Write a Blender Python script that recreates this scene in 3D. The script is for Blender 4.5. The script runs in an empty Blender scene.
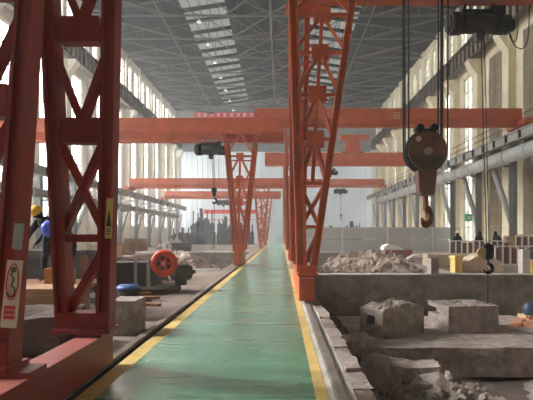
import bpy, bmesh, math, random
from mathutils import Vector, Matrix, Euler, noise as mnoise

random.seed(7)
scene = bpy.context.scene
COL = scene.collection
CAMH = 1.65
F = 480.0

def PX(px, py, Y):
    """image position -> (x, z) at distance Y (used only to work out sizes while laying out)"""
    return ((px - 281.0) * Y / F, CAMH - (py - 234.0) * Y / F)

# ------------------------------------------------------------------ materials
def srgb(r, g, b):
    def f(c):
        c /= 255.0
        return c / 12.92 if c <= 0.04045 else ((c + 0.055) / 1.055) ** 2.4
    return (f(r), f(g), f(b), 1)

def mat(name, col, rough=0.6, metal=0.0, var=0.25, scale=3.0, bump=0.0, bscale=None, dirt=None, dirt_amt=0.5, dscale=1.2, spec=0.4, coords='Object'):
    m = bpy.data.materials.new(name); m.use_nodes = True
    nt = m.node_tree; N = nt.nodes; L = nt.links
    b = N['Principled BSDF']
    b.inputs['Roughness'].default_value = rough
    b.inputs['Metallic'].default_value = metal
    b.inputs['Specular IOR Level'].default_value = spec
    tc = N.new('ShaderNodeTexCoord')
    n1 = N.new('ShaderNodeTexNoise'); n1.inputs['Scale'].default_value = scale; n1.inputs['Detail'].default_value = 6
    n1.inputs['Roughness'].default_value = 0.65
    L.new(tc.outputs[coords], n1.inputs['Vector'])
    r = N.new('ShaderNodeMapRange'); r.inputs[1].default_value = 0.3; r.inputs[2].default_value = 0.7
    r.inputs[3].default_value = 1 - var; r.inputs[4].default_value = 1 + var
    L.new(n1.outputs['Fac'], r.inputs[0])
    mx = N.new('ShaderNodeMix'); mx.data_type = 'RGBA'; mx.blend_type = 'MULTIPLY'; mx.inputs[0].default_value = 1
    mx.inputs[6].default_value = col
    cb = N.new('ShaderNodeCombineColor')
    for i in range(3): L.new(r.outputs[0], cb.inputs[i])
    L.new(cb.outputs[0], mx.inputs[7])
    out = mx.outputs[2]
    if dirt is not None:
        n2 = N.new('ShaderNodeTexNoise'); n2.inputs['Scale'].default_value = dscale; n2.inputs['Detail'].default_value = 8
        n2.inputs['Roughness'].default_value = 0.7
        L.new(tc.outputs[coords], n2.inputs['Vector'])
        r2 = N.new('ShaderNodeMapRange'); r2.inputs[1].default_value = 0.48; r2.inputs[2].default_value = 0.68
        r2.inputs[4].default_value = dirt_amt
        L.new(n2.outputs['Fac'], r2.inputs[0])
        m2 = N.new('ShaderNodeMix'); m2.data_type = 'RGBA'
        L.new(r2.outputs[0], m2.inputs[0]); L.new(out, m2.inputs[6]); m2.inputs[7].default_value = dirt
        out = m2.outputs[2]
    L.new(out, b.inputs['Base Color'])
    if bump > 0:
        n3 = N.new('ShaderNodeTexNoise'); n3.inputs['Scale'].default_value = bscale or scale * 4; n3.inputs['Detail'].default_value = 8
        L.new(tc.outputs[coords], n3.inputs['Vector'])
        bp = N.new('ShaderNodeBump'); bp.inputs['Strength'].default_value = bump; bp.inputs['Distance'].default_value = 0.05
        L.new(n3.outputs['Fac'], bp.inputs['Height']); L.new(bp.outputs[0], b.inputs['Normal'])
    return m

M = {}
M['red'] = mat('crane_red_paint', srgb(192, 90, 52), 0.5, var=0.16, scale=1.5, dirt=srgb(150, 72, 44), dirt_amt=0.55)
M['shadedred'] = mat('crane_shaded_red_paint', srgb(140, 32, 20), 0.45, var=0.14, scale=1.5, dirt=srgb(92, 30, 22), dirt_amt=0.5)  # red deepened in colour for the underlit foreground crane
M['carriagered'] = mat('carriage_red_paint', srgb(138, 30, 21), 0.42, var=0.12, scale=1.2, dirt=srgb(104, 40, 32), dirt_amt=0.45)
M['steel'] = mat('dark_steel', srgb(72, 68, 66), 0.45, 0.6, scale=4)
M['black'] = mat('black_machine_paint', srgb(26, 25, 26), 0.45, scale=4)
M['cable'] = mat('greased_wire_rope', srgb(24, 24, 26), 0.6, scale=20)
M['blockbrown'] = mat('hook_block_brown', srgb(108, 76, 62), 0.45, 0.2, var=0.3, scale=3, dirt=srgb(126, 72, 54), dirt_amt=0.6, dscale=2.5)
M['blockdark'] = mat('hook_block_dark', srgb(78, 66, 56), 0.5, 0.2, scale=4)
M['rust'] = mat('rust', srgb(118, 70, 50), 0.8, var=0.35, scale=5)
M['railsteel'] = mat('rail_steel', srgb(150, 140, 132), 0.45, 0.4, scale=3)
M['groove'] = mat('rail_groove_dark', srgb(38, 34, 33), 0.9, scale=3)  # flat dark strip under the left rail
M['concrete'] = mat('concrete_ground', srgb(134, 117, 109), 0.8, var=0.25, scale=0.5, bump=0.3, bscale=8, dirt=srgb(84, 72, 66), dirt_amt=0.6, dscale=0.35)
M['pitwall'] = mat('pit_wall_concrete', srgb(136, 124, 114), 0.9, var=0.35, scale=2.2, bump=0.6, bscale=9, dirt=srgb(78, 70, 65), dirt_amt=0.7, dscale=0.8)
M['kerb'] = mat('light_kerb_concrete', srgb(198, 192, 184), 0.85, var=0.2, scale=1.5, bump=0.2, dirt=srgb(130, 120, 110), dirt_amt=0.5)
M['pitsand'] = mat('pit_floor_sand', srgb(92, 80, 74), 0.95, var=0.35, scale=1.2, bump=0.8, bscale=9)
M['block'] = mat('sand_mould_grey', srgb(160, 146, 140), 0.92, var=0.4, scale=5, bump=0.9, bscale=18, dirt=srgb(100, 88, 84), dirt_amt=0.6, dscale=1.8)
M['rubble'] = mat('rubble_brown_grey', srgb(156, 140, 130), 0.95, var=0.35, scale=2.0, bump=0.6, bscale=10, dirt=srgb(120, 88, 74), dirt_amt=0.6, dscale=0.9)
M['sandgrey'] = mat('loose_grey_sand', srgb(146, 134, 128), 0.95, var=0.25, scale=3, bump=0.7, bscale=16)
M['sandorange'] = mat('orange_brown_sand', srgb(184, 128, 100), 0.95, var=0.2, scale=2, bump=0.5, bscale=12)
M['yellow'] = mat('yellow_line_paint', srgb(212, 182, 114), 0.6, var=0.15, scale=2.0, dirt=srgb(150, 120, 84), dirt_amt=0.6, dscale=1.5)
M['cream'] = mat('cream_wall_plaster', srgb(226, 214, 184), 0.85, var=0.1, scale=0.4, dirt=srgb(176, 160, 128), dirt_amt=0.5, dscale=0.25)
M['wallpale'] = mat('pale_wall_plaster', srgb(224, 216, 200), 0.85, var=0.1, scale=0.4, dirt=srgb(180, 170, 152), dirt_amt=0.45, dscale=0.25)
M['corrug'] = mat('white_corrugated_sheet', srgb(222, 229, 234), 0.6, var=0.05, scale=0.25, dirt=srgb(196, 202, 204), dirt_amt=0.4, dscale=0.12)
M['gablegrey'] = mat('grey_gable_sheet', srgb(126, 126, 124), 0.8, var=0.15, scale=0.3)
M['roof'] = mat('dark_roof_deck', srgb(20, 20, 21), 0.85, var=0.2, scale=0.3)
M['trussgrey'] = mat('grey_truss_steel', srgb(88, 84, 78), 0.6, var=0.15, scale=1)
M['girderbrown'] = mat('brown_grey_girder', srgb(98, 86, 78), 0.7, var=0.2, scale=1)
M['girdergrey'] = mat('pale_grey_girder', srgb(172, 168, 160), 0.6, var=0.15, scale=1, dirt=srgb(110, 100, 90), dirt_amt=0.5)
M['pipe'] = mat('pale_grey_pipe', srgb(196, 196, 192), 0.5, var=0.1, scale=1, dirt=srgb(150, 146, 138), dirt_amt=0.5)
M['column'] = mat('slate_grey_column', srgb(116, 116, 118), 0.6, var=0.18, scale=1.5)
M['strut'] = mat('pale_strut', srgb(160, 156, 150), 0.6, var=0.15, scale=1.5)
M['winframe'] = mat('grey_window_frame', srgb(150, 146, 138), 0.6, var=0.08)
M['flat_panel'] = mat('brown_unlit_window', srgb(136, 118, 94), 0.8, var=0.15, scale=1)  # brown tone of windows left unlit by pilaster shade
M['fence'] = mat('grey_fence_sheet', srgb(178, 176, 172), 0.7, var=0.08, scale=0.6)
M['fencepost'] = mat('white_fence_post', srgb(205, 204, 200), 0.6, var=0.08)
M['banner'] = mat('red_banner_cloth', srgb(220, 60, 60), 0.8, var=0.08)
M['white'] = mat('white_paint', srgb(232, 228, 220), 0.6, var=0.06)
M['signwhite'] = mat('sign_white', srgb(214, 196, 182), 0.5, var=0.06)
M['signred'] = mat('sign_red', srgb(200, 50, 44), 0.5, var=0.08)
M['signdark'] = mat('sign_dark_ink', srgb(44, 40, 40), 0.5)
M['signyellow'] = mat('sign_yellow', srgb(206, 178, 96), 0.5, var=0.08)
M['signgrey'] = mat('sign_grey_plate', srgb(150, 144, 140), 0.5, var=0.08)
M['green'] = mat('sign_green', srgb(40, 170, 120), 0.5, var=0.05)
M['navy'] = mat('navy_work_cloth', srgb(30, 33, 44), 0.85, var=0.25, scale=6)
M['darkcloth'] = mat('black_work_cloth', srgb(28, 28, 30), 0.85, var=0.25, scale=6)
M['skin'] = mat('skin', srgb(176, 122, 96), 0.55, var=0.06)
M['hair'] = mat('black_hair', srgb(24, 20, 19), 0.6)
M['hatyellow'] = mat('yellow_helmet', srgb(236, 190, 40), 0.3, var=0.05)
M['hatblue'] = mat('blue_helmet', srgb(70, 96, 220), 0.3, var=0.05)
M['timber'] = mat('pale_timber', srgb(196, 164, 126), 0.8, var=0.2, scale=3)
M['timberbrown'] = mat('brown_timber', srgb(128, 88, 62), 0.8, var=0.25, scale=3)
M['purple'] = mat('purple_brown_slats', srgb(112, 78, 76), 0.8, var=0.2)
M['yellowobj'] = mat('yellow_ochre_paint', srgb(222, 190, 118), 0.7, var=0.15)
M['beige'] = mat('beige_stone', srgb(204, 182, 160), 0.85, var=0.2, scale=2, bump=0.3)
M['sheenred'] = mat('dusty_sheen_red_paint', srgb(196, 120, 112), 0.5, var=0.15, scale=2, dirt=srgb(176, 80, 74), dirt_amt=0.5)  # pale pink holds window reflection as well as dust
M['latticebrown'] = mat('dark_brown_lattice', srgb(78, 66, 58), 0.7, var=0.2, scale=1)
M['backingtan'] = mat('tan_lattice_backing', srgb(150, 134, 112), 0.8, var=0.2, scale=1)
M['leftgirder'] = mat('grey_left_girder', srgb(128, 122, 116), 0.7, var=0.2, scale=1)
M['ochrecrate'] = mat('ochre_crate_wood', srgb(176, 120, 52), 0.8, var=0.2)
M['drumblue'] = mat('dark_blue_drum', srgb(58, 70, 96), 0.5, var=0.15)
M['boxwood'] = mat('box_wood', srgb(160, 124, 92), 0.8, var=0.2, scale=3)
M['machine'] = mat('dark_grey_machine', srgb(66, 60, 56), 0.7, var=0.3, scale=3, dirt=srgb(92, 72, 58), dirt_amt=0.5)
M['wheelorange'] = mat('orange_red_wheel', srgb(206, 72, 36), 0.5, var=0.2, scale=3)
M['motorgreen'] = mat('dark_green_motor', srgb(62, 68, 56), 0.6, var=0.25)
M['bluelid'] = mat('blue_lid', srgb(66, 92, 150), 0.5, var=0.15)
M['casting'] = mat('dark_casting_iron', srgb(48, 49, 53), 0.7, var=0.3, scale=1.2)
M['pinkbox'] = mat('pink_brown_box', srgb(158, 108, 92), 0.85, var=0.2)
M['lampbody'] = mat('lamp_reflector', srgb(200, 202, 200), 0.4)
M['eye'] = mat('eye_dark', srgb(20, 18, 18), 0.3)

def glass_mat(nm, tr):
    m = bpy.data.materials.new(nm); m.use_nodes = True
    nt = m.node_tree; nt.nodes.clear()
    o = nt.nodes.new('ShaderNodeOutputMaterial'); t = nt.nodes.new('ShaderNodeBsdfTransparent'); g = nt.nodes.new('ShaderNodeBsdfGlossy')
    t.inputs[0].default_value = (tr, tr*1.02, tr*1.02, 1); g.inputs['Roughness'].default_value = 0.1
    mx = nt.nodes.new('ShaderNodeMixShader'); mx.inputs[0].default_value = 0.06
    nt.links.new(t.outputs[0], mx.inputs[1]); nt.links.new(g.outputs[0], mx.inputs[2]); nt.links.new(mx.outputs[0], o.inputs[0])
    return m
M['glass'] = glass_mat('window_glass', 0.93)
M['dimglass'] = glass_mat('dimmed_window_glass', 0.5)  # right panes tinted darker to tone down the daylight behind them

def skylight_mat():
    m = bpy.data.materials.new('dusty_translucent_sheet'); m.use_nodes = True
    nt = m.node_tree; nt.nodes.clear()
    o = nt.nodes.new('ShaderNodeOutputMaterial'); t = nt.nodes.new('ShaderNodeBsdfTranslucent'); d = nt.nodes.new('ShaderNodeBsdfDiffuse')
    n = nt.nodes.new('ShaderNodeTexNoise'); n.inputs['Scale'].default_value = 0.8; n.inputs['Detail'].default_value = 5
    tc = nt.nodes.new('ShaderNodeTexCoord'); nt.links.new(tc.outputs['Object'], n.inputs['Vector'])
    cr = nt.nodes.new('ShaderNodeValToRGB'); cr.color_ramp.elements[0].color = (SKYT*0.7, SKYT*0.72, SKYT*0.7, 1); cr.color_ramp.elements[1].color = (SKYT*1.2, SKYT*1.25, SKYT*1.2, 1)
    nt.links.new(n.outputs['Fac'], cr.inputs[0]); nt.links.new(cr.outputs[0], t.inputs[0])
    d.inputs[0].default_value = (0.3, 0.3, 0.29, 1)
    mx = nt.nodes.new('ShaderNodeAddShader')
    nt.links.new(t.outputs[0], mx.inputs[0]); nt.links.new(d.outputs[0], mx.inputs[1]); nt.links.new(mx.outputs[0], o.inputs[0])
    return m
SKYT = 0.085
M['skylight'] = skylight_mat()

def emit_mat(name, col, s):
    m = bpy.data.materials.new(name); m.use_nodes = True
    b = m.node_tree.nodes['Principled BSDF']; b.inputs['Base Color'].default_value = col
    b.inputs['Emission Color'].default_value = col; b.inputs['Emission Strength'].default_value = s
    return m
M['lampglow'] = emit_mat('lamp_glow', (1, 0.98, 0.92, 1), 1.2)

def green_floor():
    m = mat('green_painted_floor', srgb(94, 150, 122), 0.3, var=0.12, scale=1.2, dirt=srgb(150, 172, 156), dirt_amt=0.5, dscale=0.9, spec=0.6)
    nt = m.node_tree; N = nt.nodes; L = nt.links; b = N['Principled BSDF']; b.inputs['Coat Weight'].default_value = 0.7; b.inputs['Coat Roughness'].default_value = 0.16
    # lateral scuff bands across the walkway
    tc = N.new('ShaderNodeTexCoord'); mp = N.new('ShaderNodeMapping'); mp.inputs['Scale'].default_value = (0.5, 3.5, 1)
    n = N.new('ShaderNodeTexNoise'); n.inputs['Scale'].default_value = 1.4; n.inputs['Detail'].default_value = 5
    L.new(tc.outputs['Object'], mp.inputs[0]); L.new(mp.outputs[0], n.inputs['Vector'])
    r = N.new('ShaderNodeMapRange'); r.inputs[1].default_value = 0.4; r.inputs[2].default_value = 0.65; r.inputs[3].default_value = 0; r.inputs[4].default_value = 0.4
    L.new(n.outputs['Fac'], r.inputs[0])
    src = b.inputs['Base Color'].links[0].from_socket
    mx = N.new('ShaderNodeMix'); mx.data_type = 'RGBA'; L.new(r.outputs[0], mx.inputs[0]); L.new(src, mx.inputs[6]); mx.inputs[7].default_value = srgb(84, 132, 112)
    L.new(mx.outputs[2], b.inputs['Base Color'])
    r2 = N.new('ShaderNodeMapRange'); r2.inputs[3].default_value = 0.2; r2.inputs[4].default_value = 0.38
    L.new(n.outputs['Fac'], r2.inputs[0]); L.new(r2.outputs[0], b.inputs['Roughness'])
    return m
M['green_floor'] = green_floor()

# ------------------------------------------------------------------ mesh builder
class MB:
    def __init__(s): s.bm = bmesh.new(); s.mats = []
    def box(s, x0, x1, y0, y1, z0, z1, mi=0):
        v = [s.bm.verts.new(p) for p in ((x0,y0,z0),(x1,y0,z0),(x1,y1,z0),(x0,y1,z0),(x0,y0,z1),(x1,y0,z1),(x1,y1,z1),(x0,y1,z1))]
        for f in ((3,2,1,0),(4,5,6,7),(0,1,5,4),(1,2,6,5),(2,3,7,6),(3,0,4,7)):
            fc = s.bm.faces.new([v[i] for i in f]); fc.material_index = mi
        return s
    def bar(s, p0, p1, w, h, up=(0,0,1), mi=0):
        """rectangular bar from p0 to p1; w across, h along 'up'"""
        p0 = Vector(p0); p1 = Vector(p1); d = (p1-p0).normalized(); u = Vector(up)
        sx = d.cross(u)
        if sx.length < 1e-5: sx = d.cross(Vector((0,1,0)))
        sx.normalize(); uz = sx.cross(d).normalized()
        v = []
        for p in (p0, p1):
            for a, b in ((-1,-1),(1,-1),(1,1),(-1,1)): v.append(s.bm.verts.new(p + sx*a*w/2 + uz*b*h/2))
        for f in ((0,1,2,3),(7,6,5,4),(0,4,5,1),(1,5,6,2),(2,6,7,3),(3,7,4,0)):
            fc = s.bm.faces.new([v[i] for i in f]); fc.material_index = mi
        return s
    def channel(s, p0, p1, w, h, t, up=(0,0,1)):
        """built-up H section: two flanges at the ends of w and a web between"""
        p0 = Vector(p0); p1 = Vector(p1); d = (p1-p0).normalized(); u = Vector(up); sx = d.cross(u).normalized()
        s.bar(p0 + sx*(w/2-t/2), p1 + sx*(w/2-t/2), t, h, up)
        s.bar(p0 - sx*(w/2-t/2), p1 - sx*(w/2-t/2), t, h, up)
        s.bar(p0, p1, w-2*t, h*0.55, up)
        return s
    def tube(s, pts, r, n=8, cap=True, mi=0):
        pts = [Vector(p) for p in pts]; rings = []
        rr = r if isinstance(r, (list, tuple)) else [r]*len(pts)
        prev = None
        for i, p in enumerate(pts):
            a = pts[max(0, i-1)]; b = pts[min(len(pts)-1, i+1)]; d = (b-a).normalized()
            if prev is None:
                u = d.orthogonal().normalized()
            else:
                u = prev - d*prev.dot(d)
                u = u.normalized() if u.length > 1e-6 else d.orthogonal().normalized()
            prev = u; w = d.cross(u)
            rings.append([s.bm.verts.new(p + (u*math.cos(2*math.pi*k/n) + w*math.sin(2*math.pi*k/n))*rr[i]) for k in range(n)])
        for i in range(len(rings)-1):
            for k in range(n):
                f = s.bm.faces.new((rings[i][k], rings[i][(k+1)%n], rings[i+1][(k+1)%n], rings[i+1][k])); f.smooth = True; f.material_index = mi
        if cap:
            s.bm.faces.new(rings[0][::-1]).material_index = mi; s.bm.faces.new(rings[-1]).material_index = mi
        return s
    def cyl(s, c, axis, r, l, n=20, r2=None, mi=0):
        c = Vector(c); a = Vector(axis).normalized()
        return s.tube([c - a*l/2, c + a*l/2], [r, r if r2 is None else r2], n, mi=mi)
    def prism(s, prof, axis, a0, a1, mi=0):
        """profile of 2-D points extruded along axis ('x': profile is (y,z); 'y': (x,z); 'z': (x,y))"""
        def P(q, a):
            return {'x': (a, q[0], q[1]), 'y': (q[0], a, q[1]), 'z': (q[0], q[1], a)}[axis]
        A = [s.bm.verts.new(P(q, a0)) for q in prof]; B = [s.bm.verts.new(P(q, a1)) for q in prof]
        n = len(prof)
        for i in range(n):
            s.bm.faces.new((A[i], A[(i+1)%n], B[(i+1)%n], B[i])).material_index = mi
        s.bm.faces.new(A[::-1]).material_index = mi; s.bm.faces.new(B).material_index = mi
        return s
    def ball(s, c, r, sc=(1,1,1), n=12, mi=0):
        g = bmesh.ops.create_uvsphere(s.bm, u_segments=n, v_segments=max(6, n*2//3), radius=r)
        for v in g['verts']:
            v.co = Vector((v.co.x*sc[0], v.co.y*sc[1], v.co.z*sc[2])) + Vector(c)
        for f in {f for v in g['verts'] for f in v.link_faces}: f.smooth = True; f.material_index = mi
        return s
    def lathe(s, prof, n=20, c=(0,0,0), mi=0):
        rings = []
        for (r, z) in prof:
            rings.append([s.bm.verts.new((c[0]+r*math.cos(2*math.pi*k/n), c[1]+r*math.sin(2*math.pi*k/n), c[2]+z)) for k in range(n)])
        for i in range(len(rings)-1):
            for k in range(n):
                f = s.bm.faces.new((rings[i][k], rings[i][(k+1)%n], rings[i+1][(k+1)%n], rings[i+1][k])); f.smooth = True; f.material_index = mi
        s.bm.faces.new(rings[0][::-1]).material_index = mi; s.bm.faces.new(rings[-1]).material_index = mi
        return s
    def torus(s, c, R, r, axis='y', n=24, m=8, a0=0, a1=2*math.pi, mi=0):
        closed = abs(a1-a0-2*math.pi) < 1e-6
        pts = []
        k = n if closed else n+1
        for i in range(k + (1 if closed else 0)):
            t = a0 + (a1-a0)*i/n
            u, v = R*math.cos(t), R*math.sin(t)
            o = {'y': (u, 0, v), 'x': (0, u, v), 'z': (u, v, 0)}[axis]
            pts.append(Vector(c)+Vector(o))
        return s.tube(pts, r, m, cap=not closed, mi=mi)
    def rough(s, cuts=3, amt=0.05, scale=1.5, seed=0, keep_flat=None):
        bmesh.ops.remove_doubles(s.bm, verts=s.bm.verts, dist=1e-4)
        bmesh.ops.subdivide_edges(s.bm, edges=s.bm.edges[:], cuts=cuts, use_grid_fill=True)
        off = Vector((seed*3.1, seed*1.7, seed*0.9))
        for v in s.bm.verts:
            n = mnoise.noise_vector(v.co*scale + off) + 0.5*mnoise.noise_vector(v.co*scale*2.7 + off)
            v.co += n*amt
        return s
    def bevel(s, w=0.02, seg=2):
        bmesh.ops.bevel(s.bm, geom=[e for e in s.bm.edges if len(e.link_faces) == 2 and e.calc_face_angle(0) > 0.6], offset=w, segments=seg, affect='EDGES', profile=0.5)
        return s
    def shift(s, d):
        bmesh.ops.translate(s.bm, verts=s.bm.verts, vec=Vector(d)); return s
    def build(s, name, mats, parent=None, world=True, label=None):
        """world=True: vertices are in scene coordinates and are moved into the parent's own frame"""
        bm = s.bm
        bmesh.ops.recalc_face_normals(bm, faces=bm.faces)
        me = bpy.data.meshes.new(name)
        if parent is not None and world:
            off = wloc(parent)
            bmesh.ops.translate(bm, verts=bm.verts, vec=-off)
        bm.to_mesh(me); bm.free()
        for m in (mats if isinstance(mats, (list, tuple)) else [mats]): me.materials.append(m)
        o = bpy.data.objects.new(name, me); COL.objects.link(o)
        if parent is not None: o.parent = parent
        if label: o['label'] = label
        return o

def wloc(o):
    v = Vector((0,0,0))
    while o is not None:
        v += o.location; o = o.parent
    return v

def rot_all(mb, center, eul):
    R = Euler(eul).to_matrix()
    c = Vector(center)
    for v in mb.bm.verts: v.co = R @ (v.co - c) + c
    return mb

def tag(o, label, cat, group=None, kind=None):
    o['label'] = label; o['category'] = cat
    if group: o['group'] = group
    if kind: o['kind'] = kind
    return o

def thing(name, label, cat, loc=(0,0,0), rz=0, group=None):
    o = bpy.data.objects.new(name, None); COL.objects.link(o)
    o.location = loc; o.rotation_euler = (0,0,rz); o.empty_display_size = 0.2
    return tag(o, label, cat, group)

def struct(o):
    o['kind'] = 'structure'; return o

def copy_tree(o, parent=None):
    c = o.copy(); COL.objects.link(c)
    if parent is not None: c.parent = parent
    for ch in list(o.children): copy_tree(ch, c)
    return c

def center_base(o):
    """put a one-mesh thing's origin at the middle of its underside"""
    me = o.data
    xs = [v.co.x for v in me.vertices]; ys = [v.co.y for v in me.vertices]; zs = [v.co.z for v in me.vertices]
    c = Vector(((min(xs)+max(xs))/2, (min(ys)+max(ys))/2, min(zs)))
    me.transform(Matrix.Translation(-c)); o.location = o.location + c
    return o

# ------------------------------------------------------------------ hall dimensions
XL, XR = -18.3, 16.8           # wall faces
BAY = 5.45
Y0 = 34.8 - 8*BAY              # first pilaster line (behind the camera)
NB = 17
YB = Y0 + NB*BAY               # back wall
YF = Y0
XC = (XL+XR)/2
EAVE, RIDGE = 23.0, 25.6

# ------------------------------------------------------------------ floor with pits
PITS = [(0.95, 13.0, 2.0, 19.3, -1.69), (1.6, 7.5, 19.85, 42.0, -1.6), (-11.0, -2.75, 22.0, 42.0, -1.5)]
def build_floor():
    xs = sorted({XL-0.5, XR+0.5} | {p[0] for p in PITS} | {p[1] for p in PITS})
    ys = sorted({YF, YB+0.5} | {p[2] for p in PITS} | {p[3] for p in PITS})
    def depth(i, j):
        cx = (xs[i]+xs[i+1])/2; cy = (ys[j]+ys[j+1])/2
        for p in PITS:
            if p[0] < cx < p[1] and p[2] < cy < p[3]: return p[4]
        return 0.0
    mb = MB(); bm = mb.bm
    def quad(a, b, c, d, mi):
        f = bm.faces.new([bm.verts.new(p) for p in (a, b, c, d)]); f.material_index = mi
    nx, ny = len(xs)-1, len(ys)-1
    for i in range(nx):
        for j in range(ny):
            z = depth(i, j)
            if z == 0: quad((xs[i],ys[j],z),(xs[i+1],ys[j],z),(xs[i+1],ys[j+1],z),(xs[i],ys[j+1],z), 0)
            if i+1 < nx and depth(i+1, j) != z:
                w = depth(i+1, j); X = xs[i+1]; w -= 0.4*(w < 0); z2 = z - 0.4*(z < 0)
                quad((X,ys[j],z2),(X,ys[j+1],z2),(X,ys[j+1],w),(X,ys[j],w), 1)
            if j+1 < ny and depth(i, j+1) != z:
                w = depth(i, j+1); Y = ys[j+1]; w -= 0.4*(w < 0); z2 = z - 0.4*(z < 0)
                quad((xs[i],Y,z2),(xs[i+1],Y,z2),(xs[i+1],Y,w),(xs[i],Y,w), 1)
    me = bpy.data.meshes.new('floor'); bm.to_mesh(me); bm.free()
    me.materials.append(M['concrete']); me.materials.append(M['pitwall'])
    o = bpy.data.objects.new('floor', me); COL.objects.link(o); struct(o)
    for k, p in enumerate(PITS):
        b = MB()
        nx = int((p[1]-p[0])/0.35); ny = int((p[3]-p[2])/0.35); g = []
        for j in range(ny+1):
            row = []
            for i in range(nx+1):
                x = p[0]+(p[1]-p[0])*i/nx; y = p[2]+(p[3]-p[2])*j/ny
                h = 0.10*mnoise.noise(Vector((x*0.7, y*0.7, k))) + 0.06*mnoise.noise(Vector((x*2.1, y*2.1, k+5)))
                row.append(b.bm.verts.new((x, y, p[4]+h)))
            g.append(row)
        for j in range(ny):
            for i in range(nx): b.bm.faces.new((g[j][i], g[j][i+1], g[j+1][i+1], g[j+1][i]))
        struct(b.build('floor_lower', M['pitsand']))
build_floor()

# green walkway with its yellow edge lines
struct(MB().box(-1.85, 0.35, YF, YB, 0.0, 0.014).build('floor_middle', M['green_floor']))
struct(MB().box(-2.05, -1.85, YF, YB, 0.0, 0.015).build('trim_1', M['yellow']))
struct(MB().box(0.35, 0.475, YF, YB, 0.0, 0.015).build('trim_2', M['yellow']))

# rails and their beds
def rail(xc, bedx0, bedx1, bedmat, label):
    r = thing('crane_rail', label, 'rail', (xc, YF, 0), group='floor crane rails')
    MB().box(bedx0, bedx1, YF, YB-0.3, 0.001, 0.010).build('rail_bed', bedmat, r)
    p = [(-0.055,0.010),(0.055,0.010),(0.055,0.022),(0.014,0.030),(0.014,0.040),(0.048,0.044),(0.048,0.062),(-0.048,0.062),(-0.048,0.044),(-0.014,0.040),(-0.014,0.030),(-0.055,0.022)]
    MB().prism([(xc+a, b) for a, b in p], 'y', YF, YB-0.3).build('rail_head', M['railsteel'], r)
    return r
rail(-2.18, -2.29, -2.06, M['groove'], 'long steel crane rail left of the green walkway, in a dark groove')
rail(0.60, 0.48, 0.76, M['kerb'], 'long steel crane rail right of the green walkway, on a pale bed')

# pit kerbs
k = 2
def kerb(x0, x1, y0, y1, z0, z1):
    global k; k += 1
    b = MB().box(x0, x1, y0, y1, z0, z1)
    struct(b.build('trim_%d' % k, M['kerb']))
kerb(0.95, 13.0, 19.3, 19.85, -0.02, 0.03)
kerb(1.6, 16.5, 42.0, 42.6, -0.02, 0.06)
kerb(-13.0, -2.75, 42.0, 42.5, -0.02, 0.10)
kerb(-15.5, -2.75, 60.0, 60.5, 0.0, 0.22)
kerb(-11.0, -2.75, 21.6, 22.0, -0.02, 0.06)

# ------------------------------------------------------------------ walls and windows
LW = [(Y0 + BAY*i + BAY/2, 1.25, 2.6, 15.8) for i in range(2, NB)]       # tall lower windows: centre, half width, sill, head
LWR = [(c, h, 0.9, z1) for c, h, z0, z1 in LW if c > 28]
UW = [(Y0 + BAY*i + BAY*f, 0.85, 18.9, 21.9) for i in range(4, NB) for f in (0.25, 0.75)]
wn = 0
def side_wall(name, x, sgn, matw, LW):
    """x: inner face; sgn +1 when the wall body lies at larger x"""
    t = 0.55*sgn
    a, b2 = sorted((x, x+t))
    mb = MB()
    holes = sorted([(c-h, c+h, z0, z1) for c, h, z0, z1 in LW] + [(c-h, c+h, z0, z1) for c, h, z0, z1 in UW])
    ys = sorted({YF, YB+0.55} | {h[0] for h in holes} | {h[1] for h in holes})
    for j in range(len(ys)-1):
        c = (ys[j]+ys[j+1])/2
        zs = sorted((h[2], h[3]) for h in holes if h[0] < c < h[1])
        z = 0.0
        for (u, v) in zs:
            mb.box(a, b2, ys[j], ys[j+1], z, u); z = v
        mb.box(a, b2, ys[j], ys[j+1], z, EAVE+0.3)
    for i in range(NB+1):                                               # pilasters
        y = Y0+BAY*i
        p0, p1 = sorted((x+0.02*sgn, x-0.55*sgn))
        mb.box(p0, p1, y-0.5, min(y+0.5, YB), 0, 16.2)
        p0, p1 = sorted((x+0.02*sgn, x-0.2*sgn))
        mb.box(p0, p1, y-0.4, min(y+0.4, YB), 16.2, EAVE)
    struct(mb.build(name, matw))

def window(x, sgn, c, h, z0, z1, nv, nh, unlit=False):
    global wn; wn += 1
    xm = x + 0.12*sgn
    f = MB(); w = 0.05
    f.box(xm-w, xm+w, c-h, c-h+0.09, z0, z1); f.box(xm-w, xm+w, c+h-0.09, c+h, z0, z1)
    f.box(xm-w, xm+w, c-h+0.09, c+h-0.09, z0, z0+0.09); f.box(xm-w, xm+w, c-h+0.09, c+h-0.09, z1-0.09, z1)
    for i in range(1, nv):
        y = c-h+2*h*i/nv; f.box(xm-0.03, xm+0.03, y-0.03, y+0.03, z0+0.09, z1-0.09)
    for i in range(1, nh):
        z = z0+(z1-z0)*i/nh; f.box(xm-0.032, xm+0.032, c-h+0.09, c+h-0.09, z-0.03, z+0.03)
    o = struct(f.build('window_%d' % wn, M['winframe']))
    if unlit:
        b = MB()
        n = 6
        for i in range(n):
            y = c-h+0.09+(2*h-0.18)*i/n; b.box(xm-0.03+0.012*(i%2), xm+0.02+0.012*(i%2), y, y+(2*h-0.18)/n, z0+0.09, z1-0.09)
        b.build('unlit_pane', M['flat_panel'], o)  # added brown strips standing in for a shaded, unlit window
    else:
        MB().box(xm-0.006, xm+0.006, c-h+0.05, c+h-0.05, z0+0.05, z1-0.05).build('pane', M['glass'] if sgn < 0 else M['dimglass'], o)

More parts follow.
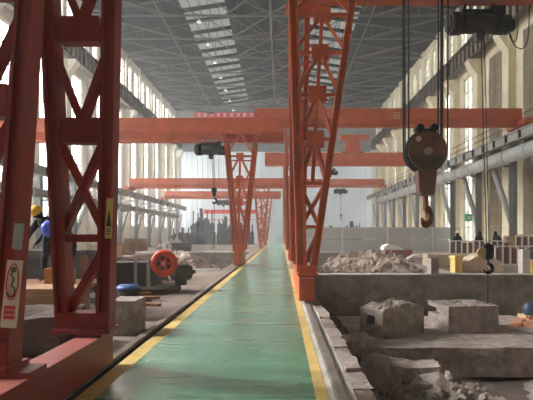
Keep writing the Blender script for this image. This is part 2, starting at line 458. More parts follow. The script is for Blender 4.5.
side_wall('wall_left', XL, -1, M['wallpale'], LW)
side_wall('wall_right', XR, 1, M['cream'], LWR)
for (c, h, z0, z1) in LW: window(XL, -1, c, h, z0, z1, 3, 10)
for (c, h, z0, z1) in LWR: window(XR, 1, c, h, z0, z1, 3, 11, unlit=(28 < c < 39))
for (c, h, z0, z1) in UW: window(XL, -1, c, h, z0, z1, 2, 4)
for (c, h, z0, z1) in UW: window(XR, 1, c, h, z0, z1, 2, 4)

# back wall: corrugated sheet with a grey gable above
mb = MB(); n = 38; prof = []
for i in range(n):
    a = XL + (XR-XL)*i/n; b = XL + (XR-XL)*(i+1)/n; w = b-a
    prof += [(a, YB), (a+w*0.80, YB), (a+w*0.85, YB-0.07), (a+w*0.95, YB-0.07)]
prof += [(XR, YB), (XR, YB+0.4), (XL, YB+0.4)]
mb.prism(prof, 'z', 0, 16.2)
struct(mb.build('wall_back', M['corrug']))
mb = MB().prism([(XL, 16.2), (XR, 16.2), (XR, EAVE), (XC, RIDGE), (XL, EAVE)], 'y', YB, YB+0.4)
mb.box(XL, XR, YB-0.35, YB, 16.0, 16.5)
struct(mb.build('wall_back_upper', M['gablegrey']))
mb = MB().prism([(XL, 0), (XR, 0), (XR, EAVE), (XC, RIDGE), (XL, EAVE)], 'y', YF-0.4, YF)
struct(mb.build('wall_front', M['wallpale']))

# ceiling with two long skylight strips
SKL = (-10.0, -5.6); SKR = (3.0, 8.1)
def zroof(x):
    return EAVE + (RIDGE-EAVE)*(1 - abs(x-XC)/((XR-XL)/2))
mb = MB()
for a, b in ((XL-0.6, SKL[0]), (SKL[1], XC), (XC, SKR[0]), (SKR[1], XR+0.6)):
    mb.prism([(a, zroof(a)), (b, zroof(b)), (b, zroof(b)+0.25), (a, zroof(a)+0.25)], 'y', YF, YB)
# purlins
for x in (-16, -13.6, -11.5, -4.2, -2.4, 0.4, 2.2, 9.4, 11.4, 13.4, 15.2):
    mb.box(x-0.06, x+0.06, YF, YB, zroof(x)-0.22, zroof(x)+0.02)
for y in [Y0+BAY*(i+0.5) for i in range(NB)]:
    for s in (SKL, SKR):
        mb.bar((s[0], y, zroof(s[0])-0.05), (s[1], y, zroof(s[1])-0.05), 0.28, 0.35)
for y in [Y0+BAY*i for i in range(NB+1)]:
    for s in (SKL, SKR):
        mb.bar((s[0], min(y, YB-.3), zroof(s[0])+0.05), (s[1], min(y, YB-.3), zroof(s[1])+0.05), 0.45, 0.3)
struct(mb.build('ceiling', M['roof']))
for i in range(NB):
    for s in (SKL, SKR):
        wn += 1
        ya, yb = Y0+BAY*i+0.22, Y0+BAY*(i+1)-0.22
        m1 = MB()
        for kx in range(6):
            x = s[0]+(s[1]-s[0])*kx/5; m1.box(x-0.03, x+0.03, ya, yb, zroof(x)+0.02, zroof(x)+0.12)
        o = struct(m1.build('window_%d' % wn, M['trussgrey']))
        MB().prism([(s[0], zroof(s[0])+0.12), (s[1], zroof(s[1])+0.12), (s[1], zroof(s[1])+0.14), (s[0], zroof(s[0])+0.14)], 'y', ya, yb).build('pane', M['skylight'], o)

# ------------------------------------------------------------------ roof trusses, bracing, lamps
ZT = 22.45
def make_truss():
    t = thing('roof_truss', 'grey steel roof truss spanning the hall under the dark roof', 'roof truss', (XC, 0, ZT), group='roof trusses across the hall')
    b = MB().bar((XL+0.1, 0, ZT), (XR-0.1, 0, ZT), 0.16, 0.16); b.build('bottom_chord', M['trussgrey'], t)
    top = MB()
    top.bar((XL+0.1, 0, zroof(XL)-0.12), (XC, 0, RIDGE-0.14), 0.16, 0.16); top.bar((XC, 0, RIDGE-0.14), (XR-0.1, 0, zroof(XR)-0.12), 0.16, 0.16)
    top.build('top_chord', M['trussgrey'], t)
    w = MB(); n = 10
    xs = [XL+0.15+(XR-XL-0.3)*i/n for i in range(n+1)]
    for i in range(n+1): w.bar((xs[i], 0, ZT), (xs[i], 0, zroof(xs[i])-0.12), 0.06, 0.06)
    for i in range(n):
        if i < n/2: w.bar((xs[i], 0, zroof(xs[i])-0.12), (xs[i+1], 0, ZT), 0.07, 0.07)
        else: w.bar((xs[i], 0, ZT), (xs[i+1], 0, zroof(xs[i+1])-0.12), 0.07, 0.07)
    w.build('web', M['trussgrey'], t)
    return t
tr0 = make_truss()
for i in range(4, NB):
    o = tr0 if i == 4 else copy_tree(tr0)
    o.location = (XC, Y0+BAY*i, ZT)
def make_brace():
    t = thing('wind_bracing', 'thin grey steel cross bracing between two roof trusses', 'bracing', (XC, 0, ZT), group='wind bracing under the roof')
    z = ZT
    def rod(p, q, w, h): MB().bar(p, q, w, h).build('brace_rod', M['trussgrey'], t)
    for x0, x1 in ((-1.0, 3.2), (-5.2, -1.0)):
        rod((x0, 0.1, z), (x1, BAY-0.1, z), 0.10, 0.10); rod((x1, 0.1, z+0.1), (x0, BAY-0.1, z+0.1), 0.10, 0.10)
    for x0, x1 in ((-17.5, -10.5), (16, 9)): rod((x0, 0.1, z), (x1, BAY-0.1, z), 0.17, 0.15)
    for x in (8.6, -11.4): rod((x, 0.1, z), (x, BAY-0.1, z), 0.12, 0.12)
    rod((-1.0, 0.1, z), (-1.0, BAY-0.1, z), 0.22, 0.2)
    return t
br0 = make_brace()
for i in range(4, NB):
    o = br0 if i == 4 else copy_tree(br0); o.location = (XC, Y0+BAY*i, ZT)
def make_lamp():
    t = thing('hanging_lamp', 'small white hall lamp hung below the left skylight strip', 'lamp', (-7.8, 0, 21.8), group='hall lamps below the left skylight')
    MB().tube([(-7.8, 0, 22.0), (-7.8, 0, 22.4)], 0.03, 6).build('rod', M['steel'], t)
    MB().lathe([(0.08, 0.30), (0.12, 0.22), (0.26, 0.05), (0.28, 0.0), (0.25, 0.0)][::-1], 16, (-7.8, 0, 21.8)).build('reflector', M['lampbody'], t)
    MB().ball((-7.8, 0, 21.80), 0.13, (1, 1, 0.35)).build('bulb', M['lampglow'], t)
    return t
la0 = make_lamp()
for i in range(7, NB):
    o = la0 if i == 7 else copy_tree(la0); o.location = (-7.8, Y0+BAY*i, 21.8)

# ------------------------------------------------------------------ runway girders along the walls
def upper_runway(side):
    s = -1 if side == 'left' else 1
    xw = XL if s < 0 else XR
    xg = xw - s*0.95
    za, zb = (16.2, 17.9)
    t = thing('runway_girder', 'brown lattice crane runway high on the %s wall under the top windows' % side, 'girder', (xg, Y0+3*BAY, za))
    ya, yb = Y0+3*BAY, YB-0.4
    MB().box(xg-0.22, xg+0.22, ya, yb, za, za+0.12).build('flange', M['latticebrown'], t)
    MB().box(xg-0.18, xg+0.18, ya, yb, zb-0.1, zb).build('flange', M['latticebrown'], t)
    MB().box(xg+s*0.20, xg+s*0.23, ya, yb, za+0.12, zb-0.1).build('web', M['backingtan'], t)  # added sheet; tan colour stands in for the shadowed backing of an open lattice
    y = ya
    while y < yb:
        MB().box(min(xg-s*0.2, xg), max(xg-s*0.2, xg), y-0.07, y+0.07, za+0.12, zb-0.1).build('lattice_post', M['latticebrown'], t); y += BAY/6
    for i in range(3, NB+1):
        y = min(Y0+BAY*i, YB-0.5)
        b = MB().prism([(xw, za-1.3), (xw-s*0.55, za-1.3), (xg-s*0.3, za-0.25), (xg-s*0.3, za), (xw, za)], 'y', y-0.42, y+0.42)
        b.build('bracket', M['wallpale'] if s < 0 else M['cream'], t)
    return t
upper_runway('left'); upper_runway('right')

def lower_runway(side):
    s = -1 if side == 'left' else 1
    x = -16.5 if s < 0 else 15.0
    zt = 6.30 if s < 0 else 8.20
    d = 0.62
    ya, yb = Y0+4*BAY, YB-0.5
    t = thing('crane_runway_beam', 'pale grey runway beam carrying crane ends along the %s wall' % side, 'girder', (x, ya, zt-d))
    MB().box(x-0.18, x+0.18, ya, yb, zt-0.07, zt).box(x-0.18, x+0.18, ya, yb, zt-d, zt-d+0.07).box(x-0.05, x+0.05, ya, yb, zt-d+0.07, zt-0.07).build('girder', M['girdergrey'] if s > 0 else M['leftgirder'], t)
    MB().box(x-0.04, x+0.04, ya, yb, zt, zt+0.08).build('rail', M['railsteel'], t)
    st = MB(); y = ya+0.6
    while y < yb:
        st.box(x-0.20, x+0.20, y-0.05, y+0.05, zt-d-0.02, zt+0.02); y += BAY/3
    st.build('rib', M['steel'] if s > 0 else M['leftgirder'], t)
    # columns and struts, each a thing that stands on the floor
    for i in range(7, NB):
        y = Y0+BAY*i + (-3.8 if s > 0 else -2.0)
        c = thing('steel_column', 'slate grey steel column under the %s crane runway beam' % side, 'column', (x, y, 0), group='columns under the %s runway' % side)
        MB().box(x-0.16, x+0.16, y-0.2, y-0.15, 0.03, zt-d-0.05).box(x-0.16, x+0.16, y+0.15, y+0.2, 0.03, zt-d-0.05).box(x-0.05, x+0.05, y-0.15, y+0.15, 0.03, zt-d-0.05).build('shaft', M['column'], c)
        MB().box(x-0.35, x+0.35, y-0.3, y+0.3, 0.0, 0.03).build('base_plate', M['column'], c)
        MB().box(x-0.3, x+0.3, y-0.28, y+0.28, zt-d-0.05, zt-d).build('cap_plate', M['column'], c)
        za = 2.4*zt/8.2
        MB().tube([(x, y+0.25, za), (x, y+3.1, zt-d-1.1*zt/8.2)], 0.19, 10).build('diagonal_strut', M['strut'], c)
        MB().box(x-(0.05 if s > 0 else xw_gap(s, x)), x+(xw_gap(s, x) if s > 0 else 0.05), y-0.1, y+0.1, zt-d-0.4, zt-d-0.15).build('wall_tie', M['column'], c)
    return t
def xw_gap(s, x):
    return (XR-x) if s > 0 else (x-XL)
lower_runway('left'); lower_runway('right')

def big_pipe(side):
    if side == 'right':
        x, z, r, ya, yb = 14.35, 6.55, 0.43, Y0+4*BAY, 70.0
        lab = 'thick pale grey pipe running along the right wall below the runway beam'
    else:
        x, z, r, ya, yb = -15.9, 4.35, 0.30, Y0+4*BAY, 74.0
        lab = 'grey pipe running along the left wall below the runway beam'
    t = thing('wall_pipe', lab, 'pipe', (x, ya, z))
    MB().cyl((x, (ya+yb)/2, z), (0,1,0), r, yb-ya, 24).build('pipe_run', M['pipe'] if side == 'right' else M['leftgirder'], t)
    y = ya+1
    while y < yb:
        MB().cyl((x, y, z), (0,1,0), r+0.035, 0.10, 24).build('flange', M['girdergrey'], t); y += BAY/2
    for i in range(7, NB):
        y = Y0+BAY*i + (-3.8 if side == 'right' else -2.0)
        if ya < y < yb:
            xc = 15.0 if side == 'right' else -16.5
            MB().box(min(x, xc), max(x, xc), y-0.07, y+0.07, z-r-0.16, z-r).build('pipe_bracket', M['column'], t)
big_pipe('right'); big_pipe('left')
# handrail on the wall side of the right runway
t = thing('catwalk_handrail', 'thin rusty handrail of the catwalk behind the right runway beam', 'handrail', (15.9, Y0+5*BAY, 8.2))
MB().box(15.2, XR, Y0+5*BAY, YB-1, 8.22, 8.28).build('deck', M['girdergrey'], t)
for z in (9.0, 9.5): MB().tube([(15.75, Y0+5*BAY, z), (15.75, YB-1, z)], 0.03, 6).build('rail', M['rust'], t)
y = Y0+5*BAY
while y < YB-1:
    MB().tube([(15.75, y, 8.28), (15.75, y, 9.5)], 0.025, 6).build('post', M['rust'], t); y += BAY/2

# ------------------------------------------------------------------ gantry cranes
def lerp(a, b, t): return a+(b-a)*t
def lattice_leg(p, base, top, levels, style, cw, cd, bar, name, m, plate=0.34, pwide=1.1, styles=None, cwl=None, bare=0):
    """base/top: (y, z, x_left, x_right). Chords plus K bracing with square gusset plates between them.
       style 'down': arms spread down from the gusset; 'up': arms spread up from it"""
    leg = MB()
    def at(t):
        return lerp(base[0], top[0], t), lerp(base[1], top[1], t), lerp(base[2], top[2], t), lerp(base[3], top[3], t)
    y0, z0, l0, r0 = base; y1, z1, l1, r1 = top
    for a, b in ((l0, l1), (r0, r1)):
        q = cwl if (cwl and a == l0) else cw
        leg.channel((a, y0, z0), (b, y1, z1), q, cd, q*0.22, up=(0, 1, 0))
    o = leg.build(name, m, p)
    br = MB(); plates = []
    for i, t in enumerate(levels):
        y, z, l, r = at(t); c = (l+r)/2
        w = r-l
        pl = min(plate, w*0.5)
        br.bar((l, y, z), (r, y, z), cd*0.5, bar, (0, 0, 1))
        if w > 0.42 and pl > 0.01 and i >= bare: plates.append(MB().box(c-pl/2*pwide, c+pl/2*pwide, y-cd*0.36, y+cd*0.36, z-pl/2, z+pl/2))
        if i+1 < len(levels):
            y2, z2, l2, r2 = at(levels[i+1]); c2 = (l2+r2)/2      # next level up
            w2 = r2-l2
            stl = styles[i] if styles else style
            if stl == 'x' or (stl == 'down' and w2 <= 0.5):
                br.bar((l, y, z), (r2, y2, z2), cd*0.4, bar, (0,0,1)); br.bar((r, y, z), (l2, y2, z2), cd*0.38, bar, (0,0,1))
            elif stl == 'n':
                br.bar((l, y, z+bar), (r2, y2, z2-bar), cd*0.4, bar*1.1, (0,0,1))
            elif stl == 'down':
                if True:
                    br.bar((c2, y2, z2), (l, y, z+bar), cd*0.42, bar, (0,0,1)); br.bar((c2, y2, z2), (r, y, z+bar), cd*0.42, bar, (0,0,1))
                    br.bar((c, y, z), (c2, y2, z2), bar*1.1, cd*0.3, (0,1,0))
            else:
                br.bar((c, y, z+pl*0.3), (l2, y2, z2-pl*0.5), cd*0.42, bar, (0,0,1)); br.bar((c, y, z+pl*0.3), (r2, y2, z2-pl*0.5), cd*0.42, bar, (0,0,1))
    if style == 'down':
        y, z, l, r = at(levels[-1])
        for q, e in ((l, l1), (r, r1)): br.bar(((l1+r1)/2, y1, z1), (q, y, z+bar), cd*0.42, bar, (0,0,1))
    br.build('bracing', m, o)
    for g in plates: g.build('gusset_plate', m, o)
    return o

def girder(p, xa, xb, yc, z0, z1, wtop, m):
    """box girder, straight web above, sloped sides below running down to an I-beam"""
    h = z1-z0
    prof = [(yc-wtop/2, z1), (yc-wtop/2, z0+h*0.42), (yc-0.16, z0+0.16), (yc-0.16, z0+0.12), (yc-0.22, z0+0.12), (yc-0.22, z0), (yc+0.22, z0), (yc+0.22, z0+0.12), (yc+0.16, z0+0.12), (yc+0.16, z0+0.16), (yc+wtop/2, z0+h*0.42), (yc+wtop/2, z1)]
    g = MB().prism(prof, 'x', xa, xb)
    g.box(xa, xb, yc-wtop/2-0.04, yc+wtop/2+0.04, z1, z1+0.03)
    o = g.build('main_girder', m, p)
    s = MB()
    n = max(3, int((xb-xa)/2.2))
    for i in range(1, n):
        x = xa+(xb-xa)*i/n
        s.box(x-0.015, x+0.015, yc-wtop/2-0.012, yc-wtop/2, z0+h*0.42, z1)
    s.build('seam_strip', m, o)
    return o

def glyph(p, x, y, z, w, h, m, seed=0):
    """small upright character built of strokes: an outline box with a middle bar"""
    s = MB(); t = w*0.14
    s.box(x-w/2, x-w/2+t, y-0.006, y, z-h/2, z+h/2).box(x+w/2-t, x+w/2, y-0.006, y, z-h/2, z+h/2)
    for q in (-1, 0, 1): s.box(x-w/2+t, x+w/2-t, y-0.006, y, z+q*(h/2-t/2)-t/2, z+q*(h/2-t/2)+t/2)
    s.build('crane_mark', m, p)

def carriage(p, xc, w, ya, yb, z0, z1, m, wheels=True):
    c = MB().box(xc-w/2, xc+w/2, ya, yb, z0, z1)
    c.bevel(0.012, 1)
    o = c.build('end_carriage', m, p)
    for y in (ya, yb):
        e = MB()
        s = -1 if y == ya else 1
        e.box(xc-w/2+0.03, xc+w/2-0.03, min(y, y+s*0.05), max(y, y+s*0.05), z0+0.1*(z1-z0), z1-0.1*(z1-z0))
        e.build('buffer_plate', m, o)
    for y in (ya+0.35, yb-0.35):
        MB().cyl((xc, y, 0.062+0.17), (1,0,0), 0.17, 0.10, 20).build('wheel', M['steel'], o)
    return o

def gantry(label, side, yc, zb, zt, xfree, xwall, legbase, legtop, halfY, topY, levels, style, m, cw=0.16, cd=0.24, bar=0.10, wtop=0.86, zcar=(0.16, 0.80), carw=0.34, carY=None, xcar=None, plate=0.34, near=None, pwide=1.1, styles=None, plain_far=False, cwl=None, far=None, bare=0):
    xr = (legbase[0]+legbase[1])/2 if xcar is None else xcar
    t = thing('gantry_crane', label, 'crane', (xr, yc, 0.0), group='red gantry cranes')
    girder(t, min(xfree, xwall), max(xfree, xwall), yc, zb, zt, wtop, m)
    for sgn in (-1, 1):
        lb, lt = near if (near and sgn < 0) else far if (far and sgn > 0) else (legbase, legtop)
        lattice_leg(t, (yc+sgn*halfY, zcar[1]+0.12, lb[0], lb[1]), (yc+sgn*topY, zb+(0.36 if 0.6 < topY < 0.7 else 0.12), lt[0], lt[1]), levels, style, cw, cd, bar, 'leg', m, plate, pwide, styles, cwl, bare) if not (plain_far and sgn > 0) else lattice_leg(t, (yc+sgn*halfY, zcar[1]+0.12, lb[0], lb[1]), (yc+sgn*topY, zb+(0.36 if 0.6 < topY < 0.7 else 0.12), lt[0], lt[1]), [0.0, 0.2, 0.4, 0.6, 0.8] if far else [0.0, 0.4, 0.8], 'x', cw, cd, bar*0.6, 'leg', m, 0.0, pwide, ['x']*4 if far else ['n']*2, cwl)
        hz0 = zb+0.32 if topY > 0.6 and topY < 0.7 else zb+0.05
        MB().box(lt[0]-0.2, lt[1]+0.2, yc+sgn*topY-0.16, yc+sgn*topY+0.16, hz0, hz0+0.2).build('leg_head_beam', m, t)
    cya, cyb = (yc-halfY-0.5, yc+halfY+0.5) if carY is None else carY
    c = carriage(t, xr, carw, cya, cyb, zcar[0], zcar[1], m if side != 'left front' else M['carriagered'])
    # leg shoes on the carriage
    for sgn in (-1, 1):
        y = yc+sgn*halfY
        lb = near[0] if (near and sgn < 0) else legbase
        sh = MB().box(lb[0]-cw*0.7, lb[1]+cw*0.7, y-cd*0.85, y+cd*0.85, zcar[1]+0.05, zcar[1]+0.09)
        sh.prism([(lb[0]-cw*0.5, zcar[1]+0.09), (lb[1]+cw*0.5, zcar[1]+0.09), (lb[1]+cw*0.45, zcar[1]+0.28), (lb[0]-cw*0.45, zcar[1]+0.28)], 'y', y-cd*0.55, y+cd*0.55)
        sh.box(xr-carw*0.5, xr+carw*0.5, y-cd*0.7, y+cd*0.7, zcar[1], zcar[1]+0.05)
        for q in range(5):
            bx = lerp(lb[0]-cw*0.5, lb[1]+cw*0.5, q/4)
            sh.cyl((bx, y-cd*0.75, zcar[1]+0.10), (0,0,1), 0.018, 0.03, 6)
        sh.build('leg_shoe', m, t)
    # end truck on the wall runway
    s = 1 if xwall > 0 else -1
    zr = 8.28 if s > 0 else 6.38
    e = MB().box(xwall-0.22, xwall+0.22, yc-1.2, yc+1.2, zr+0.06, max(zb+0.15, zr+0.45))
    e.build('wall_end_truck', m, t)
    for y in (yc-0.9, yc+0.9): MB().cyl((xwall, y, zr+0.14), (1,0,0), 0.14, 0.09, 16).build('end_wheel', M['steel'], t)
    return t

LV = [0.0, 0.2, 0.4, 0.6, 0.8]
# near left crane (its legs fill the left of the picture)
g1 = gantry('nearest gantry crane in shade-darkened red, lattice legs standing left of the green walkway', 'left front', 4.95, 6.75, 8.0, 0.2, -16.5,
       (-2.58, -2.10), (-2.66, -1.80), 0.80, 0.30, [0.0, 0.165, 0.361, 0.539, 0.72, 0.89], 'up', M['shadedred'], cw=0.155, cd=0.22, bar=0.09, zcar=(0.06, 0.44), carw=0.30, carY=(2.6, 6.0), xcar=-2.25, plate=0.29,
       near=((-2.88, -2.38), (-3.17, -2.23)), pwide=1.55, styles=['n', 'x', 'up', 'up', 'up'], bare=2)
c1 = [o for o in g1.children if o.name.startswith('end_carriage')][0]
MB().box(-2.395, -2.105, 2.65, 5.95, 0.44, 0.444).build('top_plate', M['sheenred'], c1, label='pinkish top plate, dust and window sheen in its colour')
# near right crane
g2 = gantry('nearest right-hand gantry crane whose tall red lattice leg stands beside the pit', 'right', 13.9, 8.36, 9.6, 0.2, 15.0,
       (0.50, 0.76), (0.32, 2.02), 2.45, 0.75, [0.0, 0.14, 0.28, 0.428, 0.583, 0.736, 0.88], 'down', M['red'], cw=0.17, cd=0.24, bar=0.085, plain_far=True, cwl=0.25, styles=['n', 'x', 'down', 'down', 'down', 'down'], bare=3, far=((0.44, 0.74), (0.34, 0.80)), zcar=(0.10, 0.62), carw=0.36, carY=(11.1, 16.8), xcar=0.60, plate=0.42)
# left row behind
g3 = gantry('second left gantry crane, its red leg tapering down beside the walkway', 'left', 25.5, 6.5, 7.68, 0.16, -16.5,
       (-2.36, -1.96), (-2.9, -1.3), 1.2, 0.64, LV, 'down', M['red'], plain_far=True, zcar=(0.1, 0.75), xcar=-2.18)
g4 = gantry('third left gantry crane, girder ending far left at the runway columns', 'left', 52.5, 6.6, 7.68, 0.6, -16.5,
       (-2.36, -1.96), (-2.9, -1.3), 1.2, 0.64, LV, 'down', M['red'], plain_far=True, zcar=(0.1, 0.75), xcar=-2.18)
g5 = gantry('farthest left gantry crane, in front of the white end wall', 'left', 68.0, 6.6, 7.65, 0.0, -16.5,
       (-2.36, -1.96), (-2.9, -1.3), 1.2, 0.64, LV, 'down', M['red'], plain_far=True, zcar=(0.1, 0.75), xcar=-2.18)
# right row behind
g6 = gantry('second right gantry crane, long red girder passing behind the big hook', 'right', 30.25, 8.36, 9.42, -1.63, 15.0,
       (0.42, 0.78), (0.3, 1.5), 1.6, 0.64, LV, 'down', M['red'], plain_far=True, zcar=(0.1, 0.75), xcar=0.60)
g7 = gantry('third right gantry crane with a red trolley standing on its girder', 'right', 48.0, 8.42, 9.70, -1.6, 15.0,
       (0.42, 0.78), (0.3, 1.5), 1.6, 0.64, LV, 'down', M['red'], plain_far=True, zcar=(0.1, 0.75), xcar=0.60)
g8 = gantry('farthest right gantry crane, thin red girder before the white end wall', 'right', 70.0, 8.42, 9.60, -1.6, 15.0,
       (0.42, 0.78), (0.3, 1.5), 1.6, 0.64, LV, 'down', M['red'], plain_far=True, zcar=(0.1, 0.75), xcar=0.60)
glyph(g6, 7.2, 30.25-0.43-0.013, 9.0, 0.33, 0.38, M['signyellow'])
glyph(g3, -8.6, 25.5-0.43-0.013, 7.35, 0.26, 0.36, M['signyellow'])

# red trolley standing on the third right crane's girder
t = thing('crane_trolley', 'red trolley standing on top of the third right girder', 'trolley', (7.1, 48.0, 9.73))
MB().prism([(6.3, 9.78), (7.95, 9.78), (7.7, 11.0), (6.6, 11.0)], 'y', 47.5, 48.5).build('pedestal', M['red'], t)
MB().box(5.9, 8.7, 47.3, 48.7, 11.0, 11.45).build('platform', M['red'], t)
MB().box(6.0, 8.3, 47.55, 48.45, 9.73, 9.80).build('base', M['steel'], t)

# ------------------------------------------------------------------ hooks and hoists
def hook_shape(mb, x, y, ztop, s):
    """forged single hook: shank, bowl and point"""
    pts = [(x, y, ztop), (x, y, ztop-0.30*s)]; rr = [0.055*s, 0.06*s]
    c = (x-0.0*s, y, ztop-0.52*s)
    for i in range(15):
        a = math.radians(100 - i*19)
        pts.append((c[0]+0.20*s*math.cos(a), y, c[2]+0.20*s*math.sin(a)))
        rr.append(s*(0.065+0.035*math.sin(math.pi*min(1, i/12.0))) if i < 12 else s*0.05*(15-i)/3+0.01*s)
    mb.tube(pts, rr, 10)
    return mb

def big_hook():
    x, y, z = 3.78, 12.55, 3.80
    t = thing('hook_block', 'large brown crane hook block with one big round sheave cover, hung on black cables', 'hook block', (x, y, 1.9))
    r = 0.50
    # two side cover plates with the sheave between
    for q, nm in ((-0.17, 'cover_plate'), (0.17, 'cover_plate')):
        c = MB().cyl((x, y+q, z), (0,1,0), r, 0.05, 40)
        c.box(x-0.22, x+0.22, y+q-0.03, y+q+0.03, z-0.80, z-0.35)
        o = c.build(nm, M['blockbrown'], t)
        if q < 0:
            e = MB()
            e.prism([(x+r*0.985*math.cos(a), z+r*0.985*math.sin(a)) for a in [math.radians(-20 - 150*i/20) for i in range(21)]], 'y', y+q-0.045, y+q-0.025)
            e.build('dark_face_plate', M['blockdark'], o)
            b = MB().cyl((x, y+q-0.07, z-0.02), (0,1,0), 0.10, 0.10, 20)
            MB().cyl((x-0.24, y+q-0.035, z+0.30), (0,1,0), 0.07, 0.03, 14).build('pale_disc', M['beige'], o)
            MB().cyl((x+0.13, y+q-0.035, z+0.30), (0,1,0), 0.06, 0.03, 14).build('cover_bolt', M['blockdark'], o)
            b.build('axle_boss', M['railsteel'], o)
            MB().box(x-0.01, x+0.01, y+q-0.04, y+q-0.02, z+0.1, z+0.52).build('rib', M['blockdark'], o)
    s = MB()
    s.torus((x, y, z), 0.52, 0.04, 'y', 40, 8); s.torus((x, y-0.09, z), 0.52, 0.035, 'y', 40, 8); s.torus((x, y+0.09, z), 0.52, 0.035, 'y', 40, 8)
    s.cyl((x, y, z), (0,1,0), 0.52, 0.24, 32)
    s.build('sheave', M['steel'], t)
    h = MB().box(x-0.16, x+0.16, y-0.20, y+0.20, z-1.15, z-0.78).prism([(x-0.25, z-0.50), (x+0.25, z-0.50), (x+0.20, z-1.08), (x-0.20, z-1.08)], 'y', y-0.16, y+0.16)
    h.bevel(0.02, 1).build('crosshead', M['blockbrown'], t)
    hk = hook_shape(MB(), x, y, z-1.1, 1.12); rot_all(hk, (x, y, z-1.1), (0, 0, math.radians(48)))
    hk.build('hook', M['rust'], t)
    up = MB()
    for dx in (-0.16, 0.20):
        up.cyl((x+dx-0.02, y, z+0.60), (0,1,0), 0.10, 0.36, 16)
    up.box(x-0.25, x+0.25, y-0.14, y+0.14, z+0.48, z+0.58)
    up.build('top_lug', M['black'], t)
    # the falls of rope
    for dx, dy in ((-0.56, -0.09), (-0.56, 0.09), (-0.44, 0.0), (0.30, -0.09), (0.40, 0.0), (0.47, 0.09), (0.56, -0.05)):
        zb = z if abs(dx) > 0.5 else z+0.25
        pts = [(x+dx*1.02, y+dy, 8.26), (x+dx, y+dy, zb+0.05)]
        if dx == -0.56:
            pts += [(x-0.565*math.cos(math.radians(a)), y+dy, z-0.565*math.sin(math.radians(a))) for a in (15, 35, 55, 72)]
        MB().tube(pts, 0.022, 8).build('wire_rope', M['cable'], t)
    # crab frame under the girder
    c = MB().box(x-0.75, x+0.75, y-0.35, y+1.0, 8.26, 8.34)
    c.box(x-0.7, x-0.6, y+0.9, y+1.0, 8.34, 8.50).box(x+0.6, x+0.7, y+0.9, y+1.0, 8.34, 8.50)
    c.build('crab_frame', M['black'], t)
    return t
big_hook()

def electric_hoist(x, y, zc, L, r, zmono, label, hook_z=None, rope_dx=0.0):
    t = thing('electric_hoist', label, 'hoist', (x, y, zc-r))
    MB().cyl((x-L*0.08, y, zc), (1,0,0), r*0.82, L*0.52, 28).build('drum_casing', M['black'], t)
    e = MB().cyl((x-L*0.40, y, zc), (1,0,0), r*0.95, L*0.16, 28).cyl((x-L*0.49, y, zc), (1,0,0), r*0.7, L*0.06, 24)
    e.build('gearbox', M['black'], t)
    mtr = MB().cyl((x+L*0.30, y, zc-r*0.1), (1,0,0), r*0.72, L*0.24, 24)
    for i in range(10):
        a = 2*math.pi*i/10
        mtr.bar((x+L*0.19, y+r*0.72*math.cos(a), zc-r*0.1+r*0.72*math.sin(a)), (x+L*0.41, y+r*0.72*math.cos(a), zc-r*0.1+r*0.72*math.sin(a)), 0.03, 0.05)
    mtr.cyl((x+L*0.45, y, zc-r*0.1), (1,0,0), r*0.55, L*0.08, 20)
    mtr.build('motor', M['black'], t)
    s = MB().box(x-L*0.30, x-L*0.26, y-r*0.5, y+r*0.5, zc+r*0.5, zmono-0.05).box(x+L*0.12, x+L*0.16, y-r*0.5, y+r*0.5, zc+r*0.5, zmono-0.05)
    s.box(x-L*0.32, x+L*0.20, y-r*0.55, y+r*0.55, zc+r*0.78, zc+r*1.0)
    s.build('suspension', M['black'], t)
    for dx in (-0.25, -0.10, 0.02, 0.14):
        for dy in (-0.20, 0.20): MB().cyl((x+L*dx, y+dy*1.3, zmono+0.06), (0,1,0), 0.07, 0.05, 14).build('trolley_wheel', M['railsteel'], t)
    MB().box(x+L*0.14, x+L*0.30, y-r*0.9, y-r*0.45, zc+r*0.5, zc+r*1.15).build('control_box', M['black'], t)
    g = MB().prism([(x-0.11*L, zc-r*0.8), (x+0.05*L, zc-r*0.8), (x+0.02*L, zc-r*1.5), (x-0.08*L, zc-r*1.5)], 'y', y-0.12*L*0.5, y+0.12*L*0.5)
    g.build('rope_guide', M['black'], t)
    if hook_z is not None:
        for d in (-0.05, 0.05):
            MB().tube([(x+rope_dx*0.2+d, y, zc-r*0.9), (x+rope_dx+d*0.7, y, hook_z+0.30)], 0.014, 6).build('wire_rope', M['cable'], t)
        b = MB().cyl((x+rope_dx, y, hook_z+0.22), (0,1,0), 0.15, 0.16, 20)
        b.box(x+rope_dx-0.10, x+rope_dx+0.10, y-0.09, y+0.09, hook_z-0.08, hook_z+0.2)
        b.build('hook_block', M['black'], t)
        hook_shape(MB(), x+rope_dx, y, hook_z-0.02, 0.62).build('hook', M['black'], t)
    return t

h = electric_hoist(5.80, 13.9, 7.74, 1.90, 0.34, 8.28, 'black electric hoist under the nearest right girder, high in the right corner', 1.0, 0.19)
for pts in ([(6.50, 13.9, 7.7), (6.7, 13.8, 7.1), (6.9, 13.7, 6.95), (7.1, 13.8, 7.3), (7.2, 13.9, 8.3)], [(6.6, 13.9, 7.6), (6.7, 13.85, 7.2), (6.8, 13.8, 7.4), (6.85, 13.9, 8.3)]):
    sm = []
    for i in range(len(pts)-1):
        p0 = Vector(pts[max(0,i-1)]); p1 = Vector(pts[i]); p2 = Vector(pts[i+1]); p3 = Vector(pts[min(len(pts)-1,i+2)])
        for q in range(6):
            u = q/6; sm.append(0.5*((2*p1)+(p2-p0)*u+(2*p0-5*p1+4*p2-p3)*u*u+(3*p1-p0-3*p2+p3)*u**3))
    sm.append(Vector(pts[-1]))
    MB().tube(sm, 0.016, 6).build('supply_hose', M['cable'], h)
MB().tube([(5.99, 13.9, 0.70), (5.99, 13.9, -0.42)], 0.016, 6).build('sling_chain', M['cable'], h)
